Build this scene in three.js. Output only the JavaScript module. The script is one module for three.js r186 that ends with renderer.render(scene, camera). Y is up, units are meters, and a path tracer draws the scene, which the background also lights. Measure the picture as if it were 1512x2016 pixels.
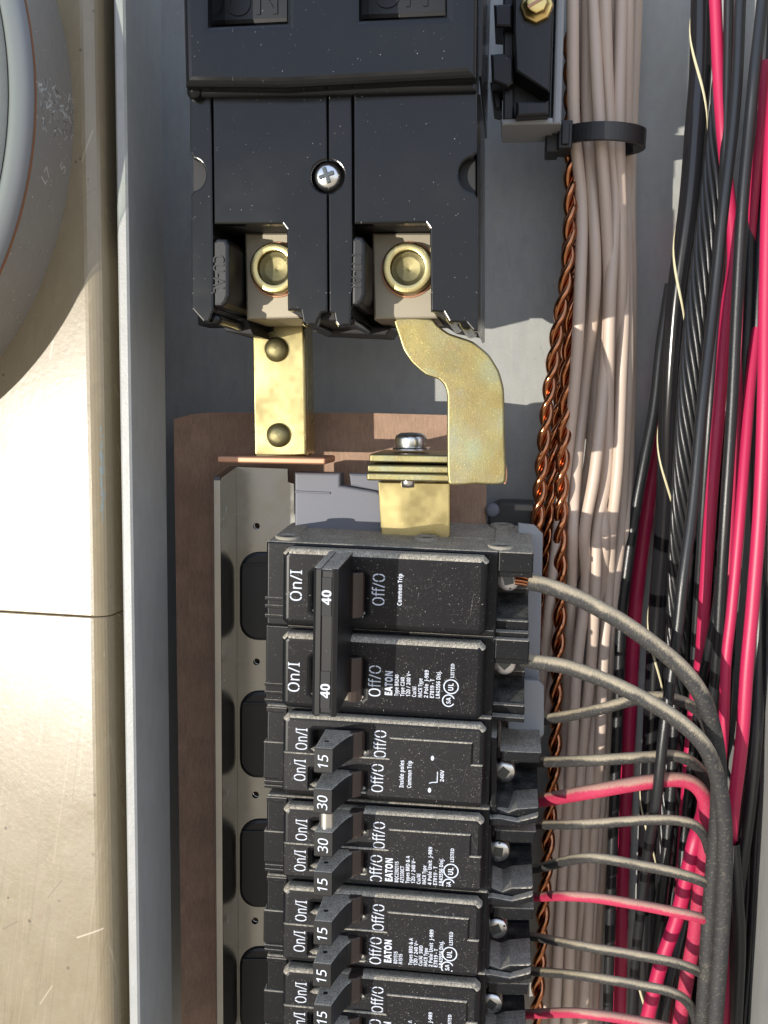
import * as THREE from 'three';
import { mergeGeometries } from 'three/addons/utils/BufferGeometryUtils.js';
import { FontLoader } from 'three/addons/loaders/FontLoader.js';
import { TextGeometry } from 'three/addons/geometries/TextGeometry.js';
import { RoundedBoxGeometry } from 'three/addons/geometries/RoundedBoxGeometry.js';

// ---------------------------------------------------------------- camera, sky, sun, exposure
const MM = 0.001, F = 2000, CX = 756, CY = 1008, CAMZ = 374 * MM;
const scene = new THREE.Scene();
const camera = new THREE.PerspectiveCamera(2 * Math.atan(1008 / F) * 180 / Math.PI, 768 / 1024, 0.02, 60);
camera.position.set(0, 0, CAMZ);
camera.lookAt(-0.123226, -0.103647, CAMZ - 1);
camera.rotateZ(0.011);
camera.updateMatrixWorld(true);
const SUN = new THREE.Vector3(-0.62, -0.15, 1).normalize();          // low sun, from the left of the person who looks into the panel
function makeSky() {
  const w = 512, h = 256, d = new Float32Array(w * h * 4);
  for (let j = 0; j < h; j++) for (let i = 0; i < w; i++) {
    const th = ((j + 0.5) / h - 0.5) * Math.PI;
    const t = Math.max(0, Math.sin(th)), hz = Math.pow(1 - t, 5);
    const k = (j * w + i) * 4;
    d[k] = 0.74 + 0.90 * hz; d[k + 1] = 0.92 + 0.70 * hz; d[k + 2] = 1.30 + 0.25 * hz;
    if (th < 0) { d[k] = 0.60; d[k + 1] = 0.53; d[k + 2] = 0.44; }
    d[k + 3] = 1;
  }
  const t = new THREE.DataTexture(d, w, h, THREE.RGBAFormat, THREE.FloatType);
  t.mapping = THREE.EquirectangularReflectionMapping; t.magFilter = THREE.LinearFilter; t.needsUpdate = true;
  return t;
}
scene.background = scene.environment = makeSky();
const sun = new THREE.DirectionalLight(new THREE.Color(1, 0.94, 0.84), 4.3);
sun.position.copy(SUN).multiplyScalar(2); sun.target.position.set(0, 0, 0);
sun.castShadow = true; sun.shadow.mapSize.set(2048, 2048); sun.shadow.radius = 1;
Object.assign(sun.shadow.camera, { left: -0.3, right: 0.3, top: 0.3, bottom: -0.3, near: 0.5, far: 3 });
scene.add(sun, sun.target);
const renderer = new THREE.WebGLRenderer({ antialias: true });
renderer.toneMapping = THREE.LinearToneMapping;
renderer.toneMappingExposure = 1.1;
renderer.shadowMap.enabled = true;

// ---------------------------------------------------------------- helpers
let seed = 7;
const rnd = () => { seed = (seed * 1664525 + 1013904223) >>> 0; return seed / 4294967296; };
const rr = (a, b) => a + (b - a) * rnd();
const hash = (x, y) => { let h = (x * 374761393 + y * 668265263) | 0; h = Math.imul(h ^ (h >>> 13), 1274126177); return ((h ^ (h >>> 16)) >>> 0) / 4294967296; };
function vnoise(x, y, per) {
  const xi = Math.floor(x), yi = Math.floor(y), fx = x - xi, fy = y - yi, m = (v) => ((v % per) + per) % per;
  const u = fx * fx * (3 - 2 * fx), v = fy * fy * (3 - 2 * fy);
  const a = hash(m(xi), m(yi)), b = hash(m(xi + 1), m(yi)), c = hash(m(xi), m(yi + 1)), d = hash(m(xi + 1), m(yi + 1));
  return a + (b - a) * u + (c - a) * v + (a - b - c + d) * u * v;
}
const _q = new THREE.Vector3(), _invView = new THREE.Matrix4().extractRotation(camera.matrixWorld);
// the point on the plane at height z (mm above the back wall) that stands at (x, y) of the photograph
function P(x, y, z) {
  _q.set((x - CX) / F, -(y - CY) / F, -1).applyMatrix4(_invView);
  const t = (z * MM - CAMZ) / _q.z;
  return new THREE.Vector3(_q.x * t, _q.y * t, z * MM);
}
const pxmm = (z) => (374 - z) / F;                                   // millimetres per photograph pixel at height z

function tex(size, fn, srgb = true) {
  const d = new Uint8Array(size * size * 4);
  for (let j = 0; j < size; j++) for (let i = 0; i < size; i++) {
    const c = fn(i, j), k = (j * size + i) * 4;
    for (let q = 0; q < 3; q++) d[k + q] = Math.max(0, Math.min(255, c[q] * 255));
    d[k + 3] = 255;
  }
  const t = new THREE.DataTexture(d, size, size);
  t.wrapS = t.wrapT = THREE.RepeatWrapping; t.magFilter = THREE.LinearFilter;
  if (srgb) t.colorSpace = THREE.SRGBColorSpace;
  t.needsUpdate = true; return t;
}
const sized = (t, mm) => { const c = t.clone(); c.repeat.set(1000 / mm, 1000 / mm); c.needsUpdate = true; return c; };
const canvasTex = (c) => { const t = new THREE.CanvasTexture(c); t.colorSpace = THREE.SRGBColorSpace; t.anisotropy = 8; return t; };
const grey = (v) => [v, v, v];
const fbm = (i, j, s, f) => 0.5 * vnoise(i * f / s, j * f / s, f) + 0.3 * vnoise(i * f * 2 / s, j * f * 2 / s, f * 2) + 0.2 * vnoise(i * f * 6 / s, j * f * 6 / s, f * 6);

// flecks of dust on black plastic: fine grain and larger specks
function flecks(size, n, base, light) {
  const c = document.createElement('canvas'); c.width = c.height = size; const g = c.getContext('2d');
  g.fillStyle = base; g.fillRect(0, 0, size, size);
  for (let k = 0; k < n; k++) {
    const x = rnd() * size, y = rnd() * size;
    if (rnd() > 0.25 + 1.1 * vnoise(x / 64, y / 64, 16)) continue;
    const r = 0.35 + Math.pow(rnd(), 5) * 2.2, a = 0.12 + 0.75 * Math.pow(rnd(), 2.2);
    g.fillStyle = `rgba(${light},${a})`; g.beginPath(); g.ellipse(x, y, r, r * rr(0.5, 1), rnd() * 3, 0, 7); g.fill();
  }
  g.lineCap = 'round';
  for (let k = 0; k < n / 260; k++) {
    const x = rnd() * size, y = rnd() * size, a = rnd() * 6.3, l = rr(3, 16);
    g.strokeStyle = `rgba(${light},${rr(0.15, 0.6)})`; g.lineWidth = rr(0.4, 1.0);
    g.beginPath(); g.moveTo(x, y); g.quadraticCurveTo(x + Math.cos(a) * l, y + Math.sin(a) * l, x + Math.cos(a + 0.7) * l * 1.4, y + Math.sin(a + 0.7) * l * 1.4); g.stroke();
  }
  const t = canvasTex(c); t.wrapS = t.wrapT = THREE.RepeatWrapping; return t;
}
const T = {};
T.flecks = flecks(1024, 9500, '#121316', '196,190,172');
T.fleckslight = flecks(1024, 2200, '#0d0e10', '170,168,160');
T.dust = tex(512, (i, j) => { const g = fbm(i, j, 512, 16), f = hash(i * 3 + 1, j * 7 + 2), f2 = vnoise(i / 2.3, j / 2.3, 9999); const v = 0.60 + 0.14 * (g - 0.5) + 0.30 * (f - 0.5) + 0.24 * (f2 - 0.5); return [v * 1.02, v * 0.975, v * 0.88]; });
T.thin = tex(512, (i, j) => { const g = fbm(i, j, 512, 14), f = hash(i * 3 + 7, j * 7 + 1), k = Math.min(1, Math.max(0, (g - 0.20) * 1.3 + (f - 0.5) * 0.9)); return [0.10 + 0.40 * k, 0.105 + 0.385 * k, 0.11 + 0.34 * k]; });
T.card = tex(512, (i, j) => { const g = fbm(i, j, 512, 10), s = vnoise(i / 2, j / 16, 9999), v = 0.86 + 0.16 * (g - 0.5) + 0.10 * (s - 0.5) + 0.14 * (hash(i, j) - 0.5); return [0.73 * v, 0.60 * v, 0.505 * v]; });
T.grain = tex(512, (i, j) => grey(0.5 + 0.5 * (fbm(i, j, 512, 40) - 0.5) + 0.3 * (hash(i, j) - 0.5)), false);
T.peel = tex(512, (i, j) => grey(fbm(i, j, 512, 50)), false);
T.smear = tex(512, (i, j) => grey(0.40 + 0.55 * (fbm(i, j, 512, 6) - 0.3)), false);
{ // grey enamel: faint mottling, dirt specks, hair scratches and a few scuffs
  const c = document.createElement('canvas'); c.width = c.height = 1024; const g = c.getContext('2d');
  g.fillStyle = '#9d9e9a'; g.fillRect(0, 0, 1024, 1024);
  for (let k = 0; k < 2600; k++) { g.fillStyle = `rgba(${rnd() < 0.5 ? '176,177,174' : '132,134,130'},${rr(0.02, 0.07)})`; g.beginPath(); g.ellipse(rnd() * 1024, rnd() * 1024, rr(2, 26), rr(4, 60), 0, 0, 7); g.fill(); }
  for (let k = 0; k < 900; k++) { g.fillStyle = `rgba(${rnd() < 0.6 ? '70,66,60' : '205,203,196'},${rr(0.1, 0.6)})`; g.beginPath(); g.arc(rnd() * 1024, rnd() * 1024, rr(0.4, 1.5), 0, 7); g.fill(); }
  for (let k = 0; k < 60; k++) { const x = rnd() * 1024, y = rnd() * 1024, a = rr(1.2, 1.9), l = rr(10, 120); g.strokeStyle = `rgba(${rnd() < 0.6 ? '198,199,196' : '88,88,86'},${rr(0.15, 0.5)})`; g.lineWidth = rr(0.5, 1.6); g.beginPath(); g.moveTo(x, y); g.lineTo(x + Math.cos(a) * l, y + Math.sin(a) * l); g.stroke(); }
  T.paint = canvasTex(c); T.paint.wrapS = T.paint.wrapT = THREE.RepeatWrapping;
}
{ // yellow chromate on zinc: soft tarnish, fine scratches along the strip, bright pinpoints
  const c = document.createElement('canvas'); c.width = c.height = 1024; const g = c.getContext('2d');
  g.fillStyle = '#837a54'; g.fillRect(0, 0, 1024, 1024);
  for (let k = 0; k < 46; k++) { const x = rnd() * 1024, y = rnd() * 1024, r = rr(50, 150); for (let q = 0; q < 9; q++) { g.fillStyle = `rgba(${k % 3 ? '128,138,136' : '104,88,56'},0.055)`; g.beginPath(); g.ellipse(x + rr(-r, r) * 0.4, y + rr(-r, r) * 0.4, r * rr(0.3, 0.8), r * rr(0.4, 1), rnd() * 3, 0, 7); g.fill(); } }
  for (let k = 0; k < 520; k++) { const x = rnd() * 1024, y = rnd() * 1024, r = rr(12, 90); g.fillStyle = `rgba(${['128,132,124', '160,142,78', '122,104,62', '150,146,118', '110,118,116'][Math.floor(rnd() * 5)]},${rr(0.03, 0.12)})`; g.beginPath(); g.ellipse(x, y, r * rr(0.4, 1), r, rr(-0.5, 0.5), 0, 7); g.fill(); }
  for (let k = 0; k < 700; k++) { const x = rnd() * 1024, y = rnd() * 1024, a = 1.57 + rr(-0.35, 0.35), l = rr(8, 90); g.strokeStyle = `rgba(${rnd() < 0.5 ? '196,184,130' : '92,82,50'},${rr(0.08, 0.35)})`; g.lineWidth = rr(0.4, 1.2); g.beginPath(); g.moveTo(x, y); g.lineTo(x + Math.cos(a) * l, y + Math.sin(a) * l); g.stroke(); }
  for (let k = 0; k < 7000; k++) { g.fillStyle = `rgba(${rnd() < 0.6 ? '228,214,140' : '84,76,50'},${rr(0.15, 0.8)})`; g.beginPath(); g.arc(rnd() * 1024, rnd() * 1024, rr(0.4, 1.7), 0, 7); g.fill(); }
  T.zinc = canvasTex(c); T.zinc.wrapS = T.zinc.wrapT = THREE.RepeatWrapping;
}

const std = (o) => new THREE.MeshStandardMaterial(o), phy = (o) => new THREE.MeshPhysicalMaterial(o);
const lin = (r, g, b) => new THREE.Color().setRGB(r, g, b);
const M = {};
M.panelGrey = std({ map: sized(T.paint, 90), roughness: 0.42, bumpMap: sized(T.peel, 30), bumpScale: 0.00004 });
M.black = phy({ map: sized(T.fleckslight, 70), roughness: 0.42, specularIntensity: 0.75, roughnessMap: sized(T.smear, 110), bumpMap: sized(T.grain, 12), bumpScale: 0.00001 });
M.blackPlain = std({ map: sized(T.fleckslight, 64), roughness: 0.42 });
M.blackDeep = std({ color: lin(0.008, 0.008, 0.009), roughness: 0.6 });
M.speck = phy({ map: sized(T.flecks, 52), roughness: 0.34, specularIntensity: 0.5 });
M.dust = std({ map: sized(T.dust, 60), roughness: 0.97, bumpMap: sized(T.grain, 8), bumpScale: 0.00012 });
M.thinDust = std({ map: sized(T.thin, 60), roughness: 0.8, bumpMap: sized(T.grain, 8), bumpScale: 0.00008 });
M.brownPlastic = std({ color: lin(0.045, 0.030, 0.024), roughness: 0.4 });
M.card = std({ map: sized(T.card, 60), roughness: 0.95, bumpMap: sized(T.grain, 20), bumpScale: 0.00005 });
M.zinc = std({ map: sized(T.zinc, 60), metalness: 0.9, roughness: 0.42, bumpMap: sized(T.grain, 10), bumpScale: 0.00004 });
M.zincShiny = std({ color: lin(0.50, 0.42, 0.20), metalness: 1, roughness: 0.58, roughnessMap: sized(T.smear, 60), bumpMap: sized(T.grain, 14), bumpScale: 0.000012 });
M.tin = std({ color: lin(0.31, 0.31, 0.295), metalness: 1, roughness: 0.42, roughnessMap: sized(T.smear, 50), bumpMap: sized(T.grain, 14), bumpScale: 0.000008 });
M.steel = std({ color: lin(0.66, 0.66, 0.64), metalness: 1, roughness: 0.28 });
M.lug = std({ color: lin(0.29, 0.26, 0.20), metalness: 0.85, roughness: 0.55, bumpMap: sized(T.grain, 8), bumpScale: 0.00002 });
M.copperEdge = std({ color: lin(0.50, 0.27, 0.17), metalness: 0.7, roughness: 0.5 });
M.copper = std({ color: lin(0.44, 0.185, 0.09), metalness: 1, roughness: 0.32, roughnessMap: sized(T.smear, 30) });
M.greyPlastic = std({ color: lin(0.13, 0.135, 0.16), roughness: 0.5, bumpMap: sized(T.grain, 10), bumpScale: 0.00003 });
M.greyMetal = std({ color: lin(0.30, 0.31, 0.32), roughness: 0.45 });
M.darkKnock = std({ map: sized(T.fleckslight, 40), roughness: 0.42 });
M.white = std({ color: lin(0.62, 0.66, 0.72), roughness: 0.7 });
const insul = (r, g, b, rough = 0.33) => std({ color: lin(r, g, b), roughness: rough, bumpMap: sized(T.grain, 9), bumpScale: 0.00002 });
M.wireTan = insul(0.58, 0.465, 0.375, 0.4); M.wireBlack = insul(0.016, 0.017, 0.019, 0.27); M.wireRed = insul(0.46, 0.018, 0.078, 0.38);
M.wireVertex = std({ vertexColors: true, roughness: 0.72 });
M.socket = std({ color: lin(0.10, 0.11, 0.11), metalness: 0.9, roughness: 0.35 });
M.tie = std({ color: lin(0.010, 0.010, 0.011), roughness: 0.45 });

const used = new Map();
const numbered = (n) => { const k = used.get(n) || 0; used.set(n, k + 1); return k ? `${n}_${String(k).padStart(3, '0')}` : n; };
function thing(name, label, category, at = new THREE.Vector3(), group) {
  const o = new THREE.Group(); o.name = numbered(name); o.position.copy(at); o.userData = { label, category };
  if (group) o.userData.group = group;
  scene.add(o); return o;
}
function part(parent, name, geo, mat, label) {
  const g = Array.isArray(geo) ? merge(geo) : geo;
  const m = new THREE.Mesh(g, mat); m.name = name; m.castShadow = m.receiveShadow = true;
  let root = parent; const off = new THREE.Vector3();
  while (root && root !== scene) { off.add(root.position); root = root.parent; }
  if (!parent.userData.local) m.position.copy(off).multiplyScalar(-1);  // geometry is given in world places
  if (label) m.userData.label = label;
  parent.add(m); return m;
}
const soup = (g) => { const n = g.index ? g.toNonIndexed() : g.clone(); for (const k of Object.keys(n.attributes)) if (!['position', 'normal', 'uv'].includes(k)) n.deleteAttribute(k); n.clearGroups(); return n; };
const merge = (list) => mergeGeometries(list.map(soup));
// sorts the faces of a geometry into plain ones (material 0) and those that look up, on which dust lies (material 1)
function dusted(list, limit = 0.35) {
  const g = soup(Array.isArray(list) ? merge(list) : list), p = g.attributes.position.array, n = g.attributes.normal.array, u = g.attributes.uv.array;
  const lots = [[], []];
  for (let t = 0; t < p.length / 9; t++) {
    const ax = p[t * 9 + 3] - p[t * 9], ay = p[t * 9 + 4] - p[t * 9 + 1], az = p[t * 9 + 5] - p[t * 9 + 2], bx = p[t * 9 + 6] - p[t * 9], by = p[t * 9 + 7] - p[t * 9 + 1], bz = p[t * 9 + 8] - p[t * 9 + 2];
    const nx = ay * bz - az * by, ny = az * bx - ax * bz, nz = ax * by - ay * bx, l = Math.hypot(nx, ny, nz) || 1;
    lots[ny / l > limit ? 1 : 0].push(t);
  }
  const np = new Float32Array(p.length), nn = new Float32Array(p.length), nu = new Float32Array(u.length);
  let k = 0;
  for (const lot of lots) for (const t of lot) { np.set(p.subarray(t * 9, t * 9 + 9), k * 9); nn.set(n.subarray(t * 9, t * 9 + 9), k * 9); nu.set(u.subarray(t * 6, t * 6 + 6), k * 6); k++; }
  const o = new THREE.BufferGeometry();
  o.setAttribute('position', new THREE.BufferAttribute(np, 3)); o.setAttribute('normal', new THREE.BufferAttribute(nn, 3)); o.setAttribute('uv', new THREE.BufferAttribute(nu, 2));
  o.addGroup(0, lots[0].length * 3, 0); o.addGroup(lots[0].length * 3, lots[1].length * 3, 1);
  return o;
}
// uv in metres by the way each face points
function metricUV(g) {
  const n = soup(g), p = n.attributes.position, m = n.attributes.normal, uv = n.attributes.uv;
  for (let t = 0; t < p.count; t += 3) {
    const ax = Math.abs(m.getX(t) + m.getX(t + 1) + m.getX(t + 2)), ay = Math.abs(m.getY(t) + m.getY(t + 1) + m.getY(t + 2)), az = Math.abs(m.getZ(t) + m.getZ(t + 1) + m.getZ(t + 2));
    for (let k = t; k < t + 3; k++) {
      if (az >= ax && az >= ay) uv.setXY(k, p.getX(k), p.getY(k)); else if (ay >= ax) uv.setXY(k, p.getX(k), p.getZ(k)); else uv.setXY(k, p.getZ(k), p.getY(k));
    }
  }
  return n;
}
// a box in millimetres, with softened edges
function box(x0, x1, y0, y1, z0, z1, r = 0.4) {
  const w = (x1 - x0) * MM, h = (y1 - y0) * MM, d = (z1 - z0) * MM, q = Math.min(r * MM, w / 2.1, h / 2.1, d / 2.1);
  const g = q > 0 ? new RoundedBoxGeometry(w, h, d, 2, q) : new THREE.BoxGeometry(w, h, d);
  g.translate((x0 + x1) / 2 * MM, (y0 + y1) / 2 * MM, (z0 + z1) / 2 * MM);
  return metricUV(g);
}
const arc = (cx, cy, r, a0, a1, n = 10, ry = r) => Array.from({ length: n + 1 }, (_, i) => { const a = (a0 + (a1 - a0) * i / n) * Math.PI / 180; return [cx + r * Math.cos(a), cy + ry * Math.sin(a)]; });
// a plate whose front outline is read off the photograph at height z and which goes back by depth (mm)
function slab(pts, z, depth, bevel = 0.4, holes = [], seg = 2) {
  const v2 = (l) => l.map(([x, y]) => { const q = P(x, y, z); return new THREE.Vector2(q.x, q.y); });
  return extr(v2(pts), holes.map(v2), z, depth, bevel, seg);
}
function extr(v, holes, z, depth, bevel, seg = 2) {                  // outlines in metres
  const b = bevel * MM, s = new THREE.Shape(v);
  for (const h of holes) {                                           // the bevel widens an opening at its front edge: draw it that much smaller
    const xs = h.map((q) => q.x), ys = h.map((q) => q.y), cx = (Math.min(...xs) + Math.max(...xs)) / 2, cy = (Math.min(...ys) + Math.max(...ys)) / 2, hw = Math.max(...xs) - cx, hh = Math.max(...ys) - cy;
    s.holes.push(new THREE.Path(h.map((q) => new THREE.Vector2(cx + (q.x - cx) * (hw - b) / hw, cy + (q.y - cy) * (hh - b) / hh))));
  }
  const g = new THREE.ExtrudeGeometry(s, { depth: Math.max(1e-5, depth * MM - 2 * b), bevelEnabled: b > 0, bevelThickness: b, bevelSize: b, bevelOffset: -b, bevelSegments: seg, curveSegments: 16 });
  g.translate(0, 0, z * MM - depth * MM + b);
  return g;
}
// the same with a height for every corner
function prism(pts, depth) {
  const v = pts.map(([x, y, z]) => P(x, y, z));
  let c = v.map((q) => new THREE.Vector2(q.x, q.y));
  if (THREE.ShapeUtils.isClockWise(c)) { v.reverse(); c = v.map((q) => new THREE.Vector2(q.x, q.y)); }
  const tri = THREE.ShapeUtils.triangulateShape(c, []), d = new THREE.Vector3(0, 0, depth * MM), pos = [];
  const add = (...q) => q.forEach((a) => pos.push(a.x, a.y, a.z));
  const back = v.map((q) => q.clone().sub(d));
  for (const [a, b, e] of tri) { add(v[a], v[b], v[e]); add(back[a], back[e], back[b]); }
  for (let i = 0; i < v.length; i++) { const j = (i + 1) % v.length; add(v[i], back[i], v[j]); add(v[j], back[i], back[j]); }
  const g = new THREE.BufferGeometry();
  g.setAttribute('position', new THREE.Float32BufferAttribute(pos, 3)); g.setAttribute('uv', new THREE.Float32BufferAttribute(new Array(pos.length / 3 * 2).fill(0), 2));
  g.computeVertexNormals(); return metricUV(g);
}
// a round body (profile in mm: radius, height) turned to stand on axis 'z' or 'y' at a place
function turned(profile, at, axis = 'z', seg = 40) {
  const g = new THREE.LatheGeometry(profile.map(([r, h]) => new THREE.Vector2(Math.max(r, 1e-4) * MM, h * MM)), seg);
  if (axis === 'z') g.rotateX(Math.PI / 2);
  g.translate(at.x, at.y, at.z); return g;
}
const bold = await new FontLoader().loadAsync('fonts/droid/droid_sans_bold.typeface.json');
const regular = await new FontLoader().loadAsync('fonts/droid/droid_sans_regular.typeface.json');
// flat lettering: turn in quarter circles, centre in millimetres
function lettering(str, size, depth, x, y, z, turn, { font = bold, slant = 0, wide = 1 } = {}) {
  const g = new TextGeometry(str, { font, size: size * MM, depth: depth * MM, curveSegments: 6, bevelEnabled: false });
  g.computeBoundingBox(); const b = g.boundingBox;
  g.translate(-(b.min.x + b.max.x) / 2, -(b.min.y + b.max.y) / 2, 0);
  const m = new THREE.Matrix4().makeShear(0, 0, slant, 0, 0, 0); if (slant) g.applyMatrix4(m);
  g.scale(wide, 1, 1); g.rotateZ(turn * Math.PI / 2); g.translate(x * MM, y * MM, z * MM); return g;
}
function tube(path, r, seg = 160, radial = 14) { return new THREE.TubeGeometry(path, seg, r * MM, radial, false); }
const pathOf = (pts) => new THREE.CatmullRomCurve3(pts.map(([x, y, z]) => P(x, y, z)), false, 'centripetal');
const DUST = lin(0.47, 0.395, 0.27);
// grains of dust on the upper side of an insulated wire
function dustyTube(path, r, base, amount = 1) {
  const g = tube(path, r, Math.min(1100, Math.round(path.getLength() / MM * 4.5)), 40), n = g.attributes.normal, p = g.attributes.position, c = new Float32Array(n.count * 3), q = new THREE.Color();
  const B = lin(...base);
  for (let i = 0; i < n.count; i++) {
    const patch = vnoise(p.getX(i) * 260 + 50, p.getY(i) * 260 + 50, 99999), cover = n.getY(i) + n.getZ(i) * 0.12 + (patch - 0.5) * 0.28 - 0.25 + (rnd() - 0.5) * 0.2;
    const k = THREE.MathUtils.smoothstep(cover, -0.05, 0.4) * amount * (0.65 + 0.35 * rnd()) + (rnd() < 0.05 ? 0.22 * amount : 0.01);
    q.copy(B).lerp(DUST, Math.min(1, k)); c.set([q.r, q.g, q.b], i * 3);
  }
  g.setAttribute('color', new THREE.BufferAttribute(c, 3)); return g;
}

// ---------------------------------------------------------------- the steel box
const DEPTHS = { back: 0 };
{
  const t = thing('panel_box', 'open grey steel electrical panel box that holds the breakers, bus bars and wires', 'panel box', new THREE.Vector3(-0.025, -0.05, 0));
  part(t, 'back_wall', box(-131, 86, -262, 230, -2, 0, 0), M.panelGrey);
  part(t, 'side_wall', box(-133, -131, -262, 230, -2, 68, 0), M.panelGrey);
  part(t, 'trim_shelf', box(-133, -109.6, -262, 230, 68, 70, 0.2), M.panelGrey);
  // the lip beside the meter box: its end faces the front and its inner side shows as a broad grey strip
  const lip = new THREE.Shape([[-109.4, 70.2], [-107.2, 68], [-106.4, 68], [-105.7, 98.4], [-106.3, 99], [-108.3, 99], [-108.9, 98.4]].map(([x, z]) => new THREE.Vector2(x * MM, -z * MM)));
  const g = new THREE.ExtrudeGeometry(lip, { depth: 0.492, bevelEnabled: false }); g.rotateX(-Math.PI / 2); g.translate(0, -0.262, 0);
  part(t, 'front_lip', metricUV(g), M.panelGrey, 'narrow sunlit front lip with a broad grey inner side');
  const w = box(0, 2.5, -262, 230, 0, 96, 0.6); w.translate(0.0795, 0, 0);
  part(t, 'right_wall', w, M.panelGrey);
}
// ---------------------------------------------------------------- the meter box and the meter at the left
{
  const px = 2048, c = document.createElement('canvas'); c.width = 1024; c.height = px; const g = c.getContext('2d');
  g.fillStyle = '#83775f'; g.fillRect(0, 0, 1024, px);
  for (let k = 0; k < 9000; k++) { g.fillStyle = `rgba(${rnd() < 0.5 ? '168,156,134' : '112,98,80'},${rr(0.02, 0.09)})`; g.beginPath(); g.ellipse(rnd() * 1024, rnd() * px, rr(1, 9), rr(1, 22), 0.2, 0, 7); g.fill(); }
  for (let k = 0; k < 230; k++) {                                     // streaks scratched and run down the lower cover
    const x = rnd() * 1024, y = px * rr(0.56, 1.0), l = rr(40, 380), a = 0.16 + rr(-0.05, 0.05);
    g.strokeStyle = `rgba(${rnd() < 0.6 ? '96,84,66' : '176,164,142'},${rr(0.12, 0.5)})`; g.lineWidth = rr(0.6, 2.2);
    g.beginPath(); g.moveTo(x, y); for (let s = 1; s <= 6; s++) g.lineTo(x - a * l * s / 6 + rr(-1.5, 1.5), y + l * s / 6); g.stroke();
  }
  for (let k = 0; k < 120; k++) {                                     // short scuffs and chips
    const x = rnd() * 1024, y = rnd() * px, a = rr(0.4, 1.5), l = rr(6, 60);
    g.strokeStyle = `rgba(${rnd() < 0.5 ? '205,196,178' : '92,78,66'},${rr(0.2, 0.7)})`; g.lineWidth = rr(0.8, 3);
    g.beginPath(); g.moveTo(x, y); g.lineTo(x - Math.cos(a) * l, y + Math.sin(a) * l); g.stroke();
  }
  for (let k = 0; k < 170; k++) { const x = rnd() * 1024, y = rnd() * px, r = rr(0.8, 3.4); g.fillStyle = `rgba(70,56,44,${rr(0.3, 0.85)})`; g.beginPath(); g.arc(x, y, r, 0, 7); g.fill(); }
  for (const [x0, x1] of [[388, 404], [728, 744]]) for (let k = 0; k < 26; k++) {   // grey primer where the paint has come off the corner
    const y = 770 + 190 * rnd(), h = rr(8, 46), w = (x1 - x0) * rr(0.25, 0.9);
    g.fillStyle = `rgba(118,134,138,${rr(0.5, 0.95)})`; g.beginPath(); g.moveTo(x1 - w, y); for (let q = 1; q <= 7; q++) g.lineTo(x1 - w + rr(-2.5, 2.5), y + h * q / 7); g.lineTo(x1, y + h * 0.9); g.lineTo(x1, y + 2); g.fill();
  }
  const map = canvasTex(c); map.wrapS = map.wrapT = THREE.RepeatWrapping; map.repeat.set(1 / 0.16, 1 / 0.33); map.offset.set(0.1, 0.64);
  M.cream = phy({ map, roughness: 0.42, clearcoat: 0.6, clearcoatRoughness: 0.24, bumpMap: sized(T.peel, 60), bumpScale: 0.00003, roughnessMap: sized(tex(256, (i, j) => grey(0.75 + 0.5 * (fbm(i, j, 256, 9) - 0.4)), false), 120) });
  const t = thing('meter_box', 'cream painted steel meter box with scratched and chipped cover left of the open panel', 'meter box', new THREE.Vector3(-0.16, -0.05, 0.06));
  const cover = (y0, y1, inset) => {
    const x = -113.2 - inset, z = 100 - inset, pts = [[-290, z - 4.4]];
    pts.push([x - 5, z]); for (let k = 1; k <= 8; k++) { const a = k / 8 * Math.PI / 2; pts.push([x - 5 + 5 * Math.sin(a), z - 5 + 5 * Math.cos(a)]); }
    pts.push([x + 0.6, 60], [-290, 60]);
    const s = new THREE.Shape(pts.map(([a, b]) => new THREE.Vector2(a * MM, -b * MM)));
    const turn = (q) => { q.translate(0.1132, 0, -0.1); q.rotateY(-0.07); q.translate(-0.1132, 0, 0.1); return q; };
    const g2 = new THREE.ExtrudeGeometry(s, { depth: (y1 - y0) * MM - 0.0008, bevelEnabled: true, bevelSize: 0.0004, bevelThickness: 0.0004, bevelOffset: -0.0004, bevelSegments: 2 });
    g2.rotateX(-Math.PI / 2); g2.translate(0, y0 * MM + 0.0004, 0); return turn(metricUV(g2));
  };
  part(t, 'upper_cover', cover(-60.6, 150, 0), M.cream);
  part(t, 'lower_cover', cover(-230, -60.9, 0.5), M.cream, 'lower cover streaked with thin dark scratches');
  // screw-sized blue grey chips where the paint has come off the corner
}
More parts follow.
